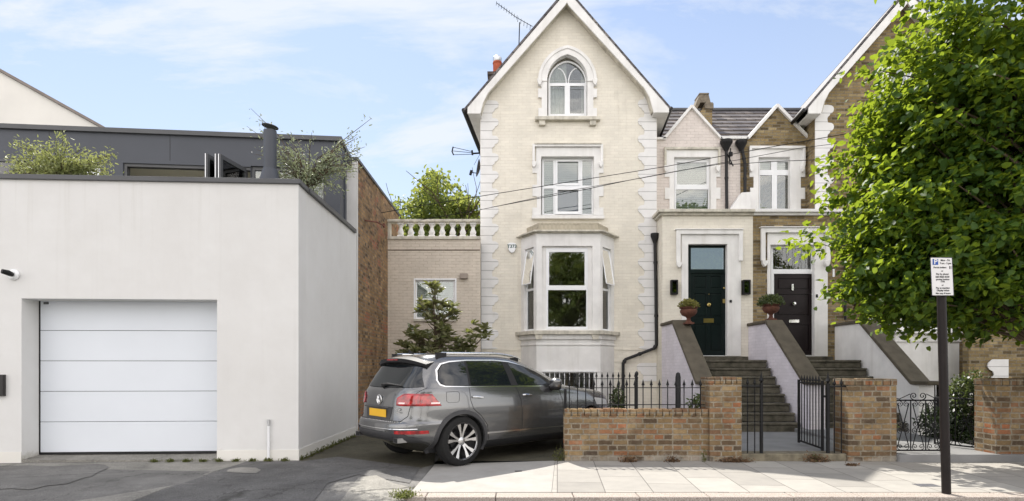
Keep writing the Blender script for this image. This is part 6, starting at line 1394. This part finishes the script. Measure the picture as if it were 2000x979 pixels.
# --- olive trees on the roof terrace
def olive(label, loc, cr, ncl, seed, lean=(0, 0), wild=0, mat=None, st=.7, nl=60):
    q = thing('olive_tree', label, 'tree', loc, group='small olive trees on the roof terrace'); rg = random.Random(seed); X0, Y0, Z0 = loc; tr = MB(); data = []
    MB().lathe(X0, Y0, [(.16, Z0), (.21, Z0+.3), (.20, Z0+.3), (.18, Z0+.28)], 18).build('planter', DG2, q, smooth=True)
    tr.tube([(X0, Y0, Z0+.25), (X0+lean[0]*.3, Y0, Z0+.45), (X0+lean[0]*.5, Y0, Z0+st+.02)], [.035, .03, .026], 7)
    for i in range(ncl):
        a = rg.uniform(0, 2*math.pi); el = rg.uniform(-.15, 1.0); rr_ = .45+.55*rg.random()**.6
        if i < wild: rr_ *= 1.35
        v = Vector((math.cos(a)*cr[0], math.sin(a)*cr[1], el*cr[2]))*rr_; s0 = Vector((X0+lean[0]*.5, Y0, Z0+st)); e = s0+v+Vector((lean[0]*.5, 0, .1)); mid = s0.lerp(e, .5)+Vector((0, 0, .12+.1*rg.random())); tr.tube([s0, mid, e], [.012, .007, .003], 4)
        n = nl; t = np.random.rand(n)*.8+.2; P0_, P1_, P2_ = np.array(s0), np.array(mid), np.array(e); pos = ((1-t)**2)[:, None]*P0_+(2*t*(1-t))[:, None]*P1_+(t**2)[:, None]*P2_+rnd(n)*.06
        data.append(leaf_mesh(pos, unit(rnd(n)+np.array([0, 0, .5])), unit(rnd(n)+np.array(v.normalized())*.8), np.random.uniform(.045, .08, n), .34, .1))
    tr.build('trunk', BARK, q); build_leaves('crown', mat or LF_O, q, data); return q
olive('olive tree with yellow-green leaves at the left of the roof terrace', (-7.9, 9.9, 4.0), (.92, .5, .66), 80, 21, (-.05, 0), 10, leafmat('young_olive_leaf', (.13, .16, .06), (.30, .33, .15), (.45, .48, .14), .5, .4, .35))
olive('straggly silver-grey olive tree beside the flue at the terrace corner', (-3.75, 10.2, 4.0), (.95, .5, 1.05), 85, 22, (.1, 0), 22, st=.75, nl=32)
# --- magnolia-like shrub behind the car
q = thing('magnolia_shrub', 'glossy large-leaved shrub growing behind the car roof in front of the extension', 'shrub', (-1.75, 13.6, 0)); tr = MB(); data = []; rg = random.Random(9)
stem = [(-1.75, 13.6, 0), (-1.8, 13.6, .8), (-1.86, 13.6, 1.6), (-1.86, 13.6, 2.4), (-1.9, 13.6, 3.2)]; tr.tube(stem, [.05, .045, .038, .028, .012], 8)
ros = []
for cx_, cz_, rad, n_ in ((-1.86, 3.36, .16, 9), (-2.12, 2.86, .24, 12), (-1.62, 2.88, .26, 14), (-1.36, 2.74, .16, 6), (-1.85, 2.62, .22, 9), (-1.78, 2.38, .30, 12), (-2.38, 2.26, .20, 8), (-2.28, 2.02, .38, 20), (-1.85, 2.10, .36, 18), (-2.62, 1.90, .20, 9), (-1.45, 2.0, .30, 12), (-1.05, 1.82, .30, 14), (-1.9, 1.7, .6, 24)):
    for i in range(n_): v_ = Vector((rg.gauss(0, 1), rg.gauss(0, 1), rg.gauss(0, 1))).normalized()*rad*rg.uniform(.4, 1.1); ros.append(Vector((cx_+v_.x, 13.6+v_.y, cz_+v_.z)))
for i in range(40): # long side branch to the right
    t = rg.random(); ros.append(Vector((-1.4+t*.85+rg.gauss(0, .08), 13.6+rg.gauss(0, .15), 1.70+t*.55+rg.gauss(0, .12)+(.15 if t > .5 else 0))))
tr.tube([(-1.8, 13.6, 1.0), (-1.2, 13.6, 1.7), (-.8, 13.6, 2.1), (-.62, 13.6, 2.3)], [.03, .022, .015, .006], 6); tr.tube([(-1.2, 13.6, 1.45), (-.75, 13.65, 1.6), (-.45, 13.6, 1.85)], [.018, .012, .005], 5)
for p in ros[::2]: s0 = Vector((-1.84, 13.6, max(.6, p.z-.35))); tr.tube([s0, s0.lerp(p, .6)+Vector((0, 0, -.03)), p], [.016, .010, .004], 4) if p.x < -1.1 else None
for p in ros:
    n = rg.randint(6, 9); a = np.random.rand(n)*6.28; d = unit(np.stack([np.cos(a), np.sin(a), np.random.uniform(-.1, 1.3, n)], 1)); pos = np.array(p)+d*.02; nr = unit(np.array([0, 0, 1.0])+rnd(n)*.35); data.append(leaf_mesh(pos, nr, d, np.random.uniform(.13, .22, n), .55, .25))
tr.build('trunk', BARK, q); build_leaves('foliage', LF_M, q, data)
# --- bushes
def bush(name, label, loc, cr, n, mat, ls, flowers=None, cat='bush'):
    q = thing(name, label, cat, loc); X0, Y0, Z0 = loc; tr = MB(); rg = random.Random(int(X0*100))
    for i in range(7): a = rg.uniform(0, 6.28); tr.tube([(X0, Y0, Z0), (X0+math.cos(a)*cr[0]*.3, Y0+math.sin(a)*cr[1]*.3, Z0+cr[2]*.8), (X0+math.cos(a)*cr[0]*.7, Y0+math.sin(a)*cr[1]*.7, Z0+cr[2]*1.4)], [.014, .01, .004], 5)
    tr.build('stems', BARK, q); c = unit(rnd(n))*(np.random.rand(n, 1)**.45); lump = 1+.2*np.sin(c[:, :1]*8)*np.cos(c[:, 2:]*7); pos = c*lump*np.array(cr)+np.array([X0, Y0, Z0+cr[2]])
    nr = unit(c*.6+rnd(n)*.6+np.array([0, 0, .7])); build_leaves('foliage', mat, q, [leaf_mesh(pos, nr, unit(rnd(n)+c*.5), np.random.uniform(ls*.7, ls*1.3, n), .65)])
    if flowers:
        k_ = 60; c = unit(rnd(k_)); pos = c*np.array(cr)*1.02+np.array([X0, Y0, Z0+cr[2]]); build_leaves('flowers', flowers, q, [leaf_mesh(pos, unit(c), unit(rnd(k_)), np.random.uniform(.04, .07, k_), .9)])
    return q
bush('flowering_bush', 'leafy bush with small pale flowers beside the far right pier', (8.65, 10.6, .55), (.36, .4, .42), 2600, LF_S, .055, SIGNW)
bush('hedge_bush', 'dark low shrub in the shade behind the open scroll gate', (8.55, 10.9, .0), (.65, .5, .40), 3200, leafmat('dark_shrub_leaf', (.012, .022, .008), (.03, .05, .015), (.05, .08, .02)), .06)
bush('rose_bush', 'small leafy bush behind the garden railing below the stair wall', (3.55, 10.6, .45), (.22, .2, .28), 420, LF_S, .06)
bush('potted_shrub', 'thin dark shrub beside the slanting downpipe behind the railings', (2.35, 12.6, .3), (.17, .15, .40), 420, LF_S, .06)
bush('shade_shrub', 'small dark shrub at the foot of the right stair wall behind the scroll gate', (6.6, 9.9, .1), (.13, .15, .22), 300, LF_S, .05)
q = thing('dark_bollard', 'dark upright post behind the railing near the stair wall foot', 'post', (3.45, 11.4, 0)); MB().lathe(3.42, 11.6, [(.055, 0), (.055, 1.28), (.04, 1.36), (.01, 1.38)], 14).build('shaft', BLP, q, smooth=True)
# weeds and leaf litter along wall feet
def litter(name, label, pts, n, mat, ls, up=.6, kind='stuff'):
    data = []
    for x_, y_, rx_, h_ in pts:
        k_ = int(n*rx_*8); pos = np.stack([np.random.normal(x_, rx_, k_), y_-np.abs(np.random.normal(0, .03, k_)), np.abs(np.random.normal(.012, h_, k_))], 1); data.append(leaf_mesh(pos, unit(rnd(k_)+np.array([0, -.4, .3])), unit(rnd(k_)*.6+np.array([0, -.1, up])), np.random.uniform(ls*.6, ls*1.4, k_), .45))
    o = build_leaves(name, mat, None, data, loc=(0, 0, 0)); tag(o, label, 'plants', kind=kind); return o
litter('dry_leaf_litter', 'dry brown leaf litter along the foot of the garden wall and threshold', [(gp(1225,900)[0], 8.84, .07, .04), (gp(1312,902)[0], 8.84, .05, .04), (gp(1440,905)[0], 8.82, .12, .03), (gp(1600,905)[0], 8.84, .10, .05), (gp(1688,918)[0], 8.5, .04, .01)], 420, LF_D, .035, .2)
litter('wall_weeds', 'small green weeds growing along the wall feet and forecourt edge', [(gp(1359,895)[0], 8.84, .02, .10), (gp(1583,900)[0], 8.85, .03, .06), (gp(1090,893)[0], 8.95, .06, .10), (gp(790,972)[0], 6.50, .08, .03), (gp(785,975)[0], 6.42, .05, .02)]+[(-3.36+.01*(i % 3), 9.05+i*.17, .015, .03) for i in range(18)]+[(-3.6-.25*i, 8.93-.013*i, .03, .012) for i in range(9)], 420, leafmat('weed_leaf', (.06, .07, .02), (.14, .13, .05), (.25, .3, .08)), .03, .7)
S.render.engine = 'CYCLES'
